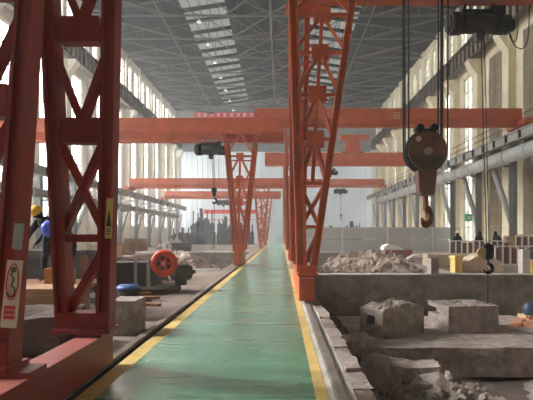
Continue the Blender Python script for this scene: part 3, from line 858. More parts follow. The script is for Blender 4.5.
# pale tag wheel beside the small hook
MB().cyl((5.80, 13.85, 1.12), (0,1,0), 0.14, 0.08, 20).build('pale_sheave', M['timber'], h, label='pale round sheave')

hh = electric_hoist(PX(212, 0, 25.5)[0], 25.5, 6.12, 1.75, 0.32, 6.5, 'black electric hoist under the second left girder', 3.75, 0.12)
MB().tube([(hh.location.x+0.12, 25.5, 3.4), (hh.location.x+0.12, 25.5, 0.9)], 0.014, 6).build('sling_chain', M['cable'], hh)
electric_hoist(PX(224, 0, 68)[0], 68.0, 6.05, 2.0, 0.38, 6.6, 'small dark hoist under the farthest left girder', 2.0, 0.0)
electric_hoist(PX(341, 0, 70)[0], 70.0, 7.85, 2.0, 0.36, 8.42, 'small dark hoist under the farthest right girder', 4.2, 0.0)
electric_hoist(PX(331, 0, 48)[0], 48.0, 7.80, 1.4, 0.32, 8.42, 'dark hoist under the third right girder behind the lattice leg', None)

# ------------------------------------------------------------------ signs on the near crane
def sign_hook():
    y, z = 4.02, 1.16
    # leg chord axis at this height (right chord of the near leg)
    t = thing('safety_sign', 'tall white safety sign with a hook in a red ring on the nearest red leg', 'sign', (-2.245, y, 0.92))
    def place(mb):
        return rot_all(mb, (-2.245, y, z), (math.radians(-5), math.radians(3.2), 0))
    place(MB().box(-2.31, -2.18, y-0.022, y-0.010, z-0.29, z+0.27)).build('plate', M['signwhite'], t)
    ring = MB()
    pts = [(-2.245+0.048*math.cos(a), y-0.026, z+0.09+0.15*math.sin(a)) for a in [2*math.pi*i/28 for i in range(29)]]
    ring.tube(pts, 0.006, 6); place(ring).build('red_ring', M['signred'], t)
    hk = MB(); hk.tube([(-2.245, y-0.026, z+0.20), (-2.26, y-0.026, z+0.15), (-2.235, y-0.026, z+0.11), (-2.25, y-0.026, z+0.05)], 0.006, 6)
    pts = [(-2.247+0.03*math.cos(math.radians(a)), y-0.026, z+0.01+0.045*math.sin(math.radians(a))) for a in range(95, -170, -24)]
    hk.tube(pts, 0.006, 6); hk.torus((-2.245, y-0.026, z+0.19), 0.018, 0.005, 'y', 14, 6)
    place(hk).build('hook_pictogram', M['signdark'], t)
    place(MB().box(-2.29, -2.20, y-0.026, y-0.022, z-0.22, z-0.11)).build('red_text_panel', M['signred'], t)
    tx = MB()
    for r in range(2):
        for c in range(4):
            x = -2.279+c*0.0215; zz = z-0.145-r*0.04
            tx.box(x, x+0.014, y-0.029, y-0.026, zz+0.008, zz+0.011).box(x+0.006, x+0.009, y-0.029, y-0.026, zz-0.010, zz+0.013).box(x, x+0.014, y-0.029, y-0.026, zz-0.004, zz-0.001)
    place(tx).build('text_strokes', M['signwhite'], t)
    return t
sign_hook()
o = MB().box(-2.27, -2.19, 4.06, 4.075, 1.52, 1.74)
rot_all(o, (-2.23, 4.07, 1.6), (math.radians(-5), math.radians(3.2), 0))
tag(center_base(o.build('number_plate', M['signgrey'])), 'small blank grey plate on the nearest red leg above the hook sign', 'plate')
t = thing('warning_sign', 'narrow yellow warning sign on the second red leg beside the walkway', 'sign', (-1.965, 5.49, 1.60))
def ws(mb): return rot_all(mb, (-1.965, 5.49, 1.85), (0, math.radians(3), 0))
ws(MB().box(-2.003, -1.925, 5.485, 5.495, 1.60, 2.06)).build('plate', M['signyellow'], t)
ws(MB().prism([(-1.992, 1.74), (-1.936, 1.74), (-1.964, 1.93)], 'y', 5.479, 5.485)).build('dark_triangle', M['signdark'], t)
tx = MB()
for q in (1.645, 1.675, 1.70): tx.box(-1.988, -1.94, 5.480, 5.485, q, q+0.012)
ws(tx).build('text_strokes', M['signdark'], t)

# ------------------------------------------------------------------ banner, green sign
t = thing('banner', 'long red banner with pale characters high on the grey end wall', 'banner', (PX(226, 0, YB)[0], YB-0.9, 21.8))
xa, xb = PX(194, 0, YB-1)[0], PX(256, 0, YB-1)[0]
b = MB(); n = 24; pr = []
for i in range(n+1):
    pr.append((xa+(xb-xa)*i/n, YB-0.9+0.04*math.sin(i*1.3)))
b.prism(pr+[(p[0], p[1]+0.03) for p in pr[::-1]], 'z', 21.75, 22.72); b.build('cloth', M['banner'], t)
for i in range(9):
    xq = xa+(xb-xa)*(i+0.7)/9.4; rnd = random.Random(i); g = MB()
    for q in range(3): g.box(xq-0.26, xq+0.26, YB-0.985, YB-0.96, 22.0+q*0.21, 22.06+q*0.21)
    for q in range(2):
        dx = rnd.uniform(-0.2, 0.2); g.box(xq+dx-0.03, xq+dx+0.03, YB-0.985, YB-0.96, 21.94, 22.52)
    g.build('character', M['white'], t)
MB().tube([(xa, YB-0.9, 22.72), (xb, YB-0.9, 22.72)], 0.03, 6).build('hanging_rod', M['steel'], t)
t = thing('wall_strip', 'long pinkish red strip low on the white end wall', 'banner', (PX(228, 0, YB)[0], YB-0.2, 5.4))
xa2, xb2 = PX(204, 0, YB)[0], PX(256, 0, YB)[0]
MB().box(xa2, xb2, YB-0.16, YB-0.11, 5.2, 5.9).build('flat_panel', M['banner'], t)
MB().box(xa2+0.4, xb2, YB-0.14, YB-0.11, 4.1, 4.2).build('lower_line', M['banner'], t)
gz = 3.06
t = thing('exit_sign', 'small green sign on a thin post before a bright right window, behind the workers', 'sign', (16.15, 41.0, 0))
MB().box(15.73, 16.56, 40.96, 41.02, gz-0.30, gz+0.30).build('panel', M['green'], t)
MB().box(15.85, 16.45, 40.95, 40.96, gz+0.04, gz+0.09).box(15.85, 16.45, 40.95, 40.96, gz-0.12, gz-0.07).box(16.0, 16.05, 40.95, 40.96, gz-0.15, gz+0.14).build('white_marks', M['white'], t)
MB().tube([(16.15, 41.05, 0), (16.15, 41.05, gz+0.2)], 0.03, 8).build('post', M['steel'], t)

# ------------------------------------------------------------------ panel fence
fy = 43.4
posts = [1.6, 5.6, 9.6, 13.6, 17.0]
xs = [1.5+2.05*i for i in range(8)]
t = thing('panel_fence', 'grey sheet panel fence across the hall beyond the rubble pit', 'fence', (9, fy, 0.0))
for i, x in enumerate(xs):
    for z0, z1 in ((0.08, 1.15), (1.18, 2.22)):
        MB().box(x+0.015, min(x+2.035, 16.2), fy-0.02, fy+0.02, z0, z1).build('panel', M['fence'], t)
for x in (5.55-4.1, 5.55, 9.6, 13.7):
    MB().box(x-0.07, x+0.07, fy-0.10, fy-0.025, 0.0, 2.25).box(x-0.15, x+0.15, fy-0.2, fy+0.05, 0, 0.04).build('post', M['fencepost'], t)
MB().box(1.5, 16.2, fy-0.025, fy+0.025, 2.22, 2.26).box(1.5, 16.2, fy-0.025, fy+0.025, 0.03, 0.08).build('rail', M['fencepost'], t)

# ------------------------------------------------------------------ mounds
def mound(name, cx, cy, rx, ry, z0, h, m, seed, label, lump=0.18, n=70, peak=1.3, chunks=0, csize=0.25):
    b = MB(); g = []
    for j in range(n+1):
        row = []
        for i in range(n+1):
            u, v = 2*i/n-1, 2*j/n-1
            d = math.sqrt(u*u+v*v)
            base = max(0.0, 1-d**peak)
            p = Vector((u*rx, v*ry, seed))
            z = h*base*(0.8+0.5*mnoise.noise(p*0.55)) + (lump*mnoise.noise(p*1.4)+lump*0.6*mnoise.noise(p*3.7))*min(1, base*4)
            row.append(b.bm.verts.new((cx+u*rx, cy+v*ry, z0+max(z, 0)-(0.03 if base == 0 else 0))))
        g.append(row)
    for j in range(n):
        for i in range(n):
            b.bm.faces.new((g[j][i], g[j][i+1], g[j+1][i+1], g[j+1][i]))
    rnd = random.Random(seed)
    for q in range(chunks):
        i = rnd.randint(4, n-4); j = rnd.randint(2, n*2//3)
        u, v = 2*i/n-1, 2*j/n-1
        if u*u+v*v > 0.85: continue
        c = g[j][i].co.copy(); s = csize*rnd.uniform(0.35, 1.2)
        r = bmesh.ops.create_icosphere(b.bm, subdivisions=1, radius=s)
        R = Euler((rnd.random()*6, rnd.random()*6, rnd.random()*6)).to_matrix()
        for w in r['verts']:
            k2 = 1+0.45*mnoise.noise(w.co*4/s+Vector((q, q, q)))
            q2 = R @ Vector((w.co.x*1.2*k2, w.co.y*0.9*k2, w.co.z*0.65*k2))
            w.co = q2+c+Vector((0, 0, s*0.2))
    o = b.build(name, m)
    tag(o, label, 'rubble', kind='stuff')
    return center_base(o)

mound('rubble', 6.0, 31.0, 4.4, 10.5, -1.62, 2.35, M['rubble'], 3, 'brown grey heap of broken rubble filling the pit before the grey fence', 0.3, 80, 1.6, 1100, 0.17)
mound('rubble', -6.8, 31.5, 3.9, 8.5, -1.52, 2.2, M['rubble'], 9, 'grey sand heap in the left pit behind the orange wheel', 0.2, 60, 1.3, 400, 0.13)
mound('sand', 3.2, 9.4, 1.25, 1.2, -1.72, 0.62, M['sandgrey'], 5, 'pale grey loose sand heap at the front of the right pit', 0.16, 60, 1.4, 60, 0.12)
mound('sand', 7.5, 13.7, 1.6, 1.1, -1.03, 0.26, M['sandorange'], 6, 'orange brown sand heap right of the grey mould blocks', 0.10, 50, 1.5, 30, 0.10)
mound('rubble', 2.1, 8.6, 1.1, 3.0, -1.72, 0.45, M['sandgrey'], 12, 'dark loose rubble along the foot of the masonry edge', 0.2, 50, 1.2, 120, 0.16)
mound('rubble', 7.2, 10.0, 2.2, 1.6, -1.72, 0.7, M['sandgrey'], 14, 'grey broken mould sand in the right corner of the near pit', 0.2, 50, 1.2, 90, 0.16)

mound('rubble', -4.6, 11.9, 1.0, 1.2, -0.03, 0.32, M['pitsand'], 21, 'low dark heap of spilt sand before the mixing machine', 0.10, 40, 1.3, 60, 0.07)
mound('rubble', -6.9, 18.4, 1.6, 1.3, -0.03, 0.55, M['pitsand'], 23, 'dark sand heap between the moulding flasks at the left', 0.14, 40, 1.3, 60, 0.1)
mound('rubble', -11.5, 53.0, 2.6, 3.0, -0.03, 1.1, M['rubble'], 25, 'brown grey heap far left before the dark castings', 0.25, 40, 1.3, 80, 0.25)
# ------------------------------------------------------------------ mould blocks in the right pit
def rough_block(name, cx, cy, z0, sx, sy, sz, rz, m, label, cat, cuts=5, amt=0.03, seed=0, group=None, top_amt=0):
    b = MB().box(-sx/2, sx/2, -sy/2, sy/2, 0, sz)
    b.bevel(0.025, 1)
    b.rough(cuts, amt, 2.2, seed)
    zmin = min(v.co.z for v in b.bm.verts)
    b.shift((0, 0, -zmin))
    o = b.build(name, m)
    o.location = (cx, cy, z0); o.rotation_euler = (0, 0, rz)
    tag(o, label, cat, group)
    return o
# broad base slab the blocks stand on
rough_block('sand_slab', 5.9, 13.05, -1.70, 8.2, 4.2, 0.70, 0.02, M['block'], 'broad low grey sand slab carrying the mould blocks in the pit', 'slab', 14, 0.06, 2)
# block with a hole (left)
def holed_block():
    t = thing('mould_block', 'grey sand mould block with a square hole in its pale end, rubble on top', 'mould block', (2.89, 12.54, -1.0), math.radians(30))
    # local frame: x runs along the long dark side
    L_, W_, H_ = 1.40, 0.90, 0.74
    b = MB()
    b.box(-L_/2, L_/2, -W_/2, W_/2, 0, 0.34)
    b.box(-L_/2+0.0, L_/2, -W_/2, -0.14, 0.34, H_); b.box(-L_/2, L_/2, 0.16, W_/2, 0.34, H_)
    b.box(-L_/2, L_/2, -0.14, 0.16, 0.58, H_)
    b.box(-L_/2+0.4, L_/2, -0.14, 0.16, 0.34, 0.58)
    b.rough(4, 0.014, 3.2, 4)
    b.build('body', M['block'], t, world=False)
    r = MB(); rnd = random.Random(5); n = 26; g = []
    for j in range(n+1):
        row = []
        for i in range(n+1):
            u, v = 2*i/n-1, 2*j/n-1
            base = max(0, 1-max(abs(u), abs(v))**3)
            z = H_-0.03+base*(0.17+0.12*mnoise.noise(Vector((u*2, v*2, 3)))+0.08*mnoise.noise(Vector((u*6, v*6, 1))))
            row.append(r.bm.verts.new((u*L_*0.5, v*W_*0.5, z)))
        g.append(row)
    for j in range(n):
        for i in range(n): r.bm.faces.new((g[j][i], g[j][i+1], g[j+1][i+1], g[j+1][i]))
    for q in range(26):
        s = rnd.uniform(0.03, 0.10); c = Vector((rnd.uniform(-L_/2, L_/2)*0.85, rnd.uniform(-W_/2, W_/2)*0.85, H_+0.05))
        k2 = bmesh.ops.create_icosphere(r.bm, subdivisions=1, radius=s)
        for w in k2['verts']: w.co = Vector((w.co.x*1.3, w.co.y, w.co.z*0.8))*(1+0.4*mnoise.noise(w.co*20+c)) + c
    r.build('crumbled_top', M['sandgrey'], t, world=False)
    return t
hb = holed_block()
def slotted_block():
    t = thing('mould_block', 'large square grey sand block with a slot at its left end', 'mould block', (4.96, 13.15, -1.0), math.radians(8))
    b = MB()
    b.box(-0.45, 0.70, -0.60, 0.60, 0, 0.76)
    b.box(-0.70, -0.45, -0.60, 0.60, 0, 0.45); b.box(-0.70, -0.45, -0.60, 0.60, 0.64, 0.76); b.box(-0.70, -0.45, -0.60, -0.1, 0.45, 0.64)
    b.rough(5, 0.015, 3.0, 8)
    b.build('body', M['block'], t, world=False)
    r = MB(); rnd = random.Random(9)
    for q in range(40):
        s = rnd.uniform(0.02, 0.07); c = Vector((rnd.uniform(-0.7, 0.62), rnd.uniform(-0.5, 0.55), 0.77))
        k2 = bmesh.ops.create_icosphere(r.bm, subdivisions=1, radius=s)
        for w in k2['verts']: w.co = Vector((w.co.x*1.3, w.co.y, w.co.z*0.5))*(1+0.4*mnoise.noise(w.co*20+c)) + c
    cr = r.build('crumbs', M['sandgrey'], t, world=False); cr['kind'] = 'stuff'
    return t
sb = slotted_block()
# round sand core and a crusty lump by the masonry edge
b = MB().lathe([(0.30, 0), (0.33, 0.1), (0.33, 0.62), (0.27, 0.74), (0.16, 0.80)], 22, (0, 0, 0)); b.rough(1, 0.02, 3, 3)
o = b.build('sand_core', M['block']); o.location = (2.02, 10.15, -1.70)
tag(o, 'upright round grey sand core in front of the holed mould block', 'sand core')
rough_block('rubble_lump', 1.75, 11.1, -1.70, 0.75, 0.8, 0.92, 0.3, M['block'], 'crusty grey lump between the pit edge and the holed block', 'lump', 4, 0.10, 6)
rough_block('rubble_lump', 2.75, 10.3, -1.70, 1.1, 0.75, 0.55, -0.15, M['block'], 'low grey lump beside the round sand core', 'lump', 4, 0.08, 11)
# stepped masonry edge along the right rail
kk = 0
for i in range(13):
    y = 2.6+0.62*i
    rough_block('edge_stone', 0.865, y+0.31, -0.42, 0.20, 0.60, 0.40+0.025*((i*7)%3), 0.05*(((i*5)%3)-1), M['block'], 'rough grey edging stone beside the right rail along the near pit', 'stone', 3, 0.03, 20+i, 'edging stones along the pit')
for i in range(9):
    y = 2.9+0.9*i
    rough_block('edge_stone', 1.08, y+0.4, -1.70, 0.28, 0.86, 1.12+0.05*((i*5)%3), 0.04*(((i*3)%3)-1), M['pitwall'], 'lower step stone standing against the near pit side', 'stone', 3, 0.04, 50+i, 'lower step stones in the pit')
# blue and white drum at the right edge
t = thing('drum', 'blue and white drum on a pale block at the right edge of the pit', 'drum', (PX(530, 0, 14.8)[0], 14.8, -1.0))
bx = PX(530, 0, 14.8)[0]
MB().lathe([(0.16, 0.14), (0.20, 0.20), (0.20, 0.42), (0.14, 0.52), (0.05, 0.53)], 18, (bx, 14.8, -0.98)).build('shell', M['drumblue'], t)
MB().box(bx-0.26, bx+0.26, 14.55, 15.05, -1.0, -0.84).build('pale_base', M['timber'], t)

# ------------------------------------------------------------------ things on the ground right of the rubble pit
def along(px, py, Y): 
    x, z = PX(px, py, Y); return x, z
# beige trapezoid stone
bx, _ = along(481, 0, 21.0)
t = MB().prism([(bx-0.95, 0), (bx+0.85, 0), (bx+0.7, 0.45), (bx+0.1, 0.78), (bx-0.3, 0.72), (bx-0.88, 0.35)], 'y', 20.6, 21.6)
t.bevel(0.03, 1).rough(2, 0.03, 2, 31)
o = center_base(t.build('stone_block', M['beige'])); o.location.z = 0.0
tag(o, 'beige wedge shaped stone block on the pit rim behind the small hook', 'stone')
o = MB().box(7.40, 7.72, 20.4, 21.0, 0, 0.60).prism([(7.36, 0.60), (7.78, 0.60), (7.72, 0.72), (7.42, 0.72)], 'y', 20.4, 21.1)
o = center_base(o.build('yellow_stand', M['yellowobj'])); tag(o, 'ochre yellow stand beside the beige stone block', 'stand')
o = rough_block('stone_block', 8.7, 24.4, 0, 2.8, 0.8, 0.62, 0.05, M['beige'], 'long pale slab lying in front of the railing', 'stone', 3, 0.05, 35)
rough_block('stone_block', 6.2, 19.6, 0.03, 0.34, 0.34, 0.62, 0.2, M['block'], 'upright grey stone at the end of the rubble on the pit rim', 'stone', 3, 0.03, 37)
t = thing('concrete_post', 'concrete post with a stack of orange timber at the right edge', 'post', (along(524, 0, 20.3)[0], 20.3, 0))
bx = along(524, 0, 20.3)[0]
MB().box(bx-0.15, bx+0.15, 20.1, 20.5, 0, 1.0).build('post', M['kerb'], t)
MB().box(bx+0.16, bx+0.9, 20.0, 20.6, 0.6, 0.95).build('dark_box', M['machine'], t)
MB().box(bx+0.16, bx+0.9, 20.0, 20.6, 0.0, 0.58).build('timber_stack', M['yellowobj'], t)
# slatted railing with workers behind
def slat_barrier(x0, x1, y, h, label, gap, lean=0.0, posts_m='white'):
    t = thing('slatted_barrier', label, 'barrier', ((x0+x1)/2, y, 0), group='slatted barriers on the right')
    n = int((x1-x0)/gap); a = MB(); c = MB()
    for i in range(n):
        x = x0+gap*i
        a.box(x, x+gap*0.22, y-0.02, y+0.02, 0.05, h)
        c.box(x+gap*0.30, x+gap*0.94, y+0.03, y+0.05, 0.1, h-0.08)
    a.box(x0, x1, y-0.03, y+0.03, h, h+0.06)
    a.box(x0, x1, y-0.03, y+0.03, 0.0, 0.05)
    a.build('pale_slat', M['white'], t); c.build('brown_slat', M['purple'], t)
    return t
slat_barrier(9.6, 13.0, 27.4, 1.22, 'long slatted barrier in front of the three distant workers', 0.34)
slat_barrier(11.2, 13.4, 25.2, 0.98, 'short lower slatted barrier right of the small hook', 0.40)
slat_barrier(13.9, 16.3, 28.5, 1.55, 'tall slatted barrier near the right wall', 0.38)
t = thing('timber_crate', 'pale timber crate near the right wall behind the barriers', 'crate', (14.6, 29.8, 0))
MB().box(13.6, 15.6, 29.4, 30.2, 0.05, 1.5).build('box', M['timber'], t)
b = MB()
for x in (13.6, 14.5, 15.4): b.box(x, x+0.18, 29.36, 29.4, 0, 1.55)
b.build('batten', M['white'], t)
# pink brown box and covers on the rubble
t = thing('moulding_box', 'pink brown moulding box under a white cover on the rubble heap', 'box', (7.2, 31.5, 0.25))
MB().box(6.75, 8.5, 31.0, 32.0, -0.1, 0.62).build('body', M['pinkbox'], t)
MB().prism([(6.6, 0.62), (8.0, 0.62), (7.6, 0.86), (7.0, 1.0), (6.7, 0.86)], 'y', 30.95, 32.05).build('white_cover', M['white'], t)
o = MB().prism([(7.6, 0.15), (8.6, 0.3), (8.5, 0.42), (8.1, 0.40)], 'y', 29.0, 29.5)
tag(center_base(o.build('pale_plate', M['white'])), 'pale tilted plate leaning on the rubble beside the pink box', 'plate')

# ------------------------------------------------------------------ people
def person(name, joints, label, heading, loc, mats, hat=None, face=(0, 1, 0), head_c=None, hat_label=None, group=None):
    """one skinned body. joints: dict of points in the person's own frame (faces +y)"""
    J = {k2: Vector(v) for k2, v in joints.items()}
    order = ['pelvis', 'waist', 'chest', 'neck', 'head', 'top',
             'shl', 'ell', 'wrl', 'shr', 'elr', 'wrr', 'hpl', 'knl', 'anl', 'tol', 'hpr', 'knr', 'anr', 'tor']
    rad = dict(pelvis=(.17,.14), waist=(.17,.135), chest=(.20,.15), neck=(.062,.062), head=(.088,.10), top=(.07,.085), shl=(.092,.092), ell=(.066,.066), wrl=(.045,.045),
               shr=(.092,.092), elr=(.066,.066), wrr=(.045,.045), hpl=(.11,.11), knl=(.078,.078), anl=(.05,.05), tol=(.045,.04), hpr=(.11,.11), knr=(.078,.078), anr=(.05,.05), tor=(.045,.04))
    edges = [('pelvis','waist'),('waist','chest'),('chest','neck'),('neck','head'),('head','top'),('chest','shl'),('shl','ell'),('ell','wrl'),('chest','shr'),('shr','elr'),('elr','wrr'),
             ('pelvis','hpl'),('hpl','knl'),('knl','anl'),('anl','tol'),('pelvis','hpr'),('hpr','knr'),('knr','anr'),('anr','tor')]
    # hands: palm + five fingers each, as further chains in the same skeleton
    idx = {k2: i for i, k2 in enumerate(order)}
    vs = [J[k2] for k2 in order]; rs = [rad[k2] for k2 in order]; es = [(idx[a], idx[b]) for a, b in edges]
    zone = {}
    for sd in ('l', 'r'):
        w = J['wr'+sd]; d = (w-J['el'+sd]).normalized()
        side = d.cross(Vector((0, 0, 1)))
        side = side.normalized() if side.length > 0.2 else Vector((1, 0, 0))
        fwd = side.cross(d).normalized()
        palm = w+d*0.075; vs.append(palm); rs.append((.036, .022)); ip = len(vs)-1; es.append((idx['wr'+sd], ip))
        for q, (off, ln) in enumerate(((-0.030, .060), (-0.010, .075), (0.010, .070), (0.028, .052))):
            a = palm+d*0.03+side*off; b2 = a+d*ln*0.6-fwd*0.008; c = b2+d*ln*0.4-fwd*0.025
            base = len(vs); vs += [a, b2, c]; rs += [(.010,.010), (.0095,.0095), (.008,.008)]
            es += [(ip, base), (base, base+1), (base+1, base+2)]
        a = w+d*0.035+side*0.035; b2 = a+d*0.035+side*0.025; base = len(vs)
        vs += [a, b2]; rs += [(.011,.011), (.009,.009)]; es += [(idx['wr'+sd], base), (base, base+1)]
    me = bpy.data.meshes.new('skel'); me.from_pydata([tuple(v) for v in vs], es, [])
    o = bpy.data.objects.new('skel', me); COL.objects.link(o)
    md = o.modifiers.new('s', 'SKIN'); md.use_smooth_shade = True
    for i, r in enumerate(rs): me.skin_vertices[0].data[i].radius = r
    me.skin_vertices[0].data[0].use_root = True
    ss = o.modifiers.new('u', 'SUBSURF'); ss.levels = 2; ss.render_levels = 2
    dg = bpy.context.evaluated_depsgraph_get(); ev = o.evaluated_get(dg)
    body = bpy.data.meshes.new_from_object(ev)
    bpy.data.objects.remove(o)
    bm = bmesh.new(); bm.from_mesh(body)
    # head form with a face
    hd = (J['top']-J['neck']).normalized(); hc = J['head']*0.55+J['top']*0.45
    fv = Vector(face).normalized(); fv = (fv-hd*fv.dot(hd)).normalized(); rt = fv.cross(hd)
    def addball(c, r, sc, mi):
        g = bmesh.ops.create_uvsphere(bm, u_segments=16, v_segments=12, radius=r)
        for v in g['verts']:
            v.co = c + rt*v.co.x*sc[0] + fv*v.co.y*sc[1] + hd*v.co.z*sc[2]
        for f in {f for v in g['verts'] for f in v.link_faces}: f.smooth = True; f.material_index = mi
    segs = [(J[a], J[b]) for a, b in edges]
    def zone_of(p):
        best, bi = 1e9, 0
        for i, (a, b) in enumerate(segs):
            ab = b-a; t = max(0, min(1, (p-a).dot(ab)/max(ab.length_squared, 1e-9)))
            dd = (p-(a+ab*t)).length
            if dd < best: best, bi = dd, i
        for sd in ('l', 'r'):
            d = (J['wr'+sd]-J['el'+sd]).normalized()
            if (p-J['wr'+sd]).dot(d) > -0.01 and (p-J['wr'+sd]).length < 0.25: return 2
        e = edges[bi]
        if e in (('neck','head'), ('head','top')): return 2
        if e[0] in ('knl','knr') and (p-J['an'+e[0][-1]]).length < 0.10: return 3
        if e[0] in ('anl','anr'): return 3
        if e[0] in ('hpl','hpr','knl','knr') or e in (('pelvis','hpl'), ('pelvis','hpr')): return 1
        return 0
    for f in bm.faces: f.material_index = zone_of(f.calc_center_median()); f.smooth = True
    addball(hc, 0.105, (0.86, 1.0, 1.18), 2)
    addball(hc+fv*0.108-hd*0.012, 0.022, (0.7, 1.0, 1.2), 2)
    for s in (-1, 1):
        addball(hc+fv*0.092+rt*s*0.036+hd*0.012, 0.013, (1, 0.6, 0.7), 4)
        addball(hc+rt*s*0.092-hd*0.005, 0.028, (0.4, 0.7, 1.1), 2)
    addball(hc+fv*0.094-hd*0.055, 0.02, (1.3, 0.5, 0.4), 5)
    bm.to_mesh(body); bm.free(); body.name = name
    body.materials.clear()
    for mm in mats: body.materials.append(mm)
    body.materials.append(M['skin']) if False else None
    ob = bpy.data.objects.new(name, body); COL.objects.link(ob)
    ob.location = loc; ob.rotation_euler = (0, 0, heading)
    tag(ob, label, 'person', group)
    if hat:
        h = MB()
        def pr(r, z, a): return hc + (rt*math.cos(a)*0.9+fv*math.sin(a))*r + hd*z
        rings = []
        for r, z in ((0.155, 0.035), (0.128, 0.045), (0.128, 0.075), (0.115, 0.12), (0.08, 0.155), (0.03, 0.172)):
            rings.append([h.bm.verts.new(pr(r if not (r == 0.155 and math.sin(2*math.pi*q/20) > 0.3) else r*1.15, z, 2*math.pi*q/20)) for q in range(20)])
        for i in range(len(rings)-1):
            for q in range(20):
                f = h.bm.faces.new((rings[i][q], rings[i][(q+1)%20], rings[i+1][(q+1)%20], rings[i+1][q])); f.smooth = True
        h.bm.faces.new(rings[-1]); h.bm.faces.new(rings[0][::-1])
        h.build('helmet', hat, ob, world=False)
    else:
        h = MB()
        g = bmesh.ops.create_uvsphere(h.bm, u_segments=16, v_segments=12, radius=0.112)
        for v in g['verts']: v.co = hc - fv*0.018 + hd*0.028 + rt*v.co.x*0.9 + fv*v.co.y*0.98 + hd*v.co.z*1.08
        for f in h.bm.faces: f.smooth = True
        h.build('hair', M['hair'], ob, world=False)
    return ob

def stand(**kw):
    J = dict(pelvis=(0,0,.96), waist=(0,0.0,1.10), chest=(0,0.0,1.32), neck=(0,0.01,1.50), head=(0,0.03,1.58), top=(0,0.03,1.69),
             shl=(-.18,0,1.40), ell=(-.24,-.02,1.12), wrl=(-.23,.08,.88), shr=(.18,0,1.40), elr=(.24,-.02,1.12), wrr=(.23,.08,.88),
             hpl=(-.10,0,.90), knl=(-.11,.02,.50), anl=(-.12,0,.09), tol=(-.13,.15,.045), hpr=(.10,0,.90), knr=(.11,.02,.50), anr=(.12,0,.09), tor=(.13,.15,.045))
    J.update(kw); return J
PM = [M['darkcloth'], M['darkcloth'], M['skin'], M['black'], M['eye'], M['rust']]
PN = [M['navy'], M['navy'], M['skin'], M['black'], M['eye'], M['rust']]
# two workers left, on a timber platform, bending over a mould
lean = stand(pelvis=(0,-.10,.90), waist=(0,-.04,1.04), chest=(0,.12,1.23), neck=(0,.24,1.38), head=(0,.31,1.43), top=(0,.37,1.53),
             shl=(-.18,.16,1.30), ell=(-.25,.32,1.08), wrl=(-.16,.46,.88), shr=(.18,.16,1.30), elr=(.26,.30,1.06), wrr=(.16,.46,.90),
             hpl=(-.10,-.10,.84), knl=(-.13,.02,.47), anl=(-.13,-.10,.09), tol=(-.14,.06,.045), hpr=(.10,-.10,.84), knr=(.13,.06,.47), anr=(.14,.02,.09), tor=(.15,.17,.045))
PZ = 0.62
w1 = person('person', lean, 'worker in black jacket and yellow helmet leaning forward, seen between the near red legs', math.radians(158), (-5.02, 10.45, PZ), PM, M['hatyellow'], (0, 1, -0.45))
bend = stand(pelvis=(0,-.16,.86), waist=(0,-.06,.98), chest=(0,.16,1.10), neck=(0,.33,1.15), head=(0,.42,1.14), top=(0,.53,1.15),
             shl=(-.18,.20,1.13), ell=(-.24,.30,.86), wrl=(-.14,.42,.64), shr=(.18,.20,1.13), elr=(.24,.30,.86), wrr=(.14,.42,.66),
             hpl=(-.10,-.16,.80), knl=(-.13,.02,.46), anl=(-.13,-.10,.09), tol=(-.14,.06,.045), hpr=(.10,-.16,.80), knr=(.13,.02,.46), anr=(.13,-.10,.09), tor=(.14,.06,.045))
w2 = person('person', bend, 'worker in navy clothes and blue helmet bending low beside the yellow-helmeted one', math.radians(170), (-4.52, 10.0, PZ), PN, M['hatblue'], (0, 0.4, -1))
# platform under the two workers
t = thing('work_platform', 'low timber platform the two left workers stand on', 'platform', (-4.9, 10.0, 0))
MB().box(-6.0, -3.9, 9.2, 11.0, PZ-0.07, PZ).build('deck', M['timberbrown'], t)
for x, y in ((-5.9, 9.3), (-4.1, 9.3), (-5.9, 10.8), (-4.1, 10.8)):
    MB().box(x-0.06, x+0.06, y-0.06, y+0.06, 0, PZ-0.07).build('leg', M['timberbrown'], t)
# three workers right
pose = stand(ell=(-.22,.08,1.14), wrl=(-.12,.28,1.05), elr=(.22,.08,1.14), wrr=(.12,.28,1.05))
person('person', pose, 'worker in dark jacket and yellow helmet behind the long slatted barrier', math.radians(170), (10.33, 28.1, 0.05), PM, M['hatyellow'])
pose2 = stand(head=(0,.07,1.56), top=(0,.10,1.67), ell=(-.23,.06,1.12), wrl=(-.10,.26,.98))
person('person', pose2, 'bareheaded worker in dark clothes standing in the middle of the three', math.radians(200), (11.62, 28.2, 0.05), PN, None)
person('person', stand(neck=(0,.10,1.46), head=(0,.16,1.53), top=(0,.20,1.63), chest=(0,.06,1.30), shl=(-.18,.06,1.37), shr=(.18,.06,1.37)), 'bareheaded worker in black stooping at the right end of the three', math.radians(120), (12.75, 28.3, 0.10), PM, None)

# ------------------------------------------------------------------ things on the left floor
# timber box and mould in front of the two workers
t = thing('timber_box', 'beige timber box standing between the two near red legs', 'box', (-4.05, 8.4, 0))
MB().box(-4.55, -3.55, 8.1, 8.9, 0.03, 0.72).bevel(0.015, 1).build('box', M['boxwood'], t)
MB().box(-4.58, -3.52, 8.07, 8.12, 0.55, 0.62).box(-4.58, -3.52, 8.07, 8.12, 0.03, 0.10).build('batten', M['boxwood'], t)
o = MB().box(-4.60, -4.10, 9.32, 9.6, PZ, PZ+0.36)
tag(center_base(o.bevel(0.02, 1).build('orange_crate', M['ochrecrate'])), 'small ochre crate at the feet of the yellow-helmeted worker', 'crate')
rough_block('sand_mould', -3.65, 6.9, 0, 1.3, 1.2, 0.50, 0.1, M['pitsand'], 'low dark sand mould behind the red end carriage', 'mould', 5, 0.06, 61)
t = thing('moulding_box_stack', 'tall dark moulding box stack behind the two left workers', 'moulding boxes', (-6.3, 12.8, 0))
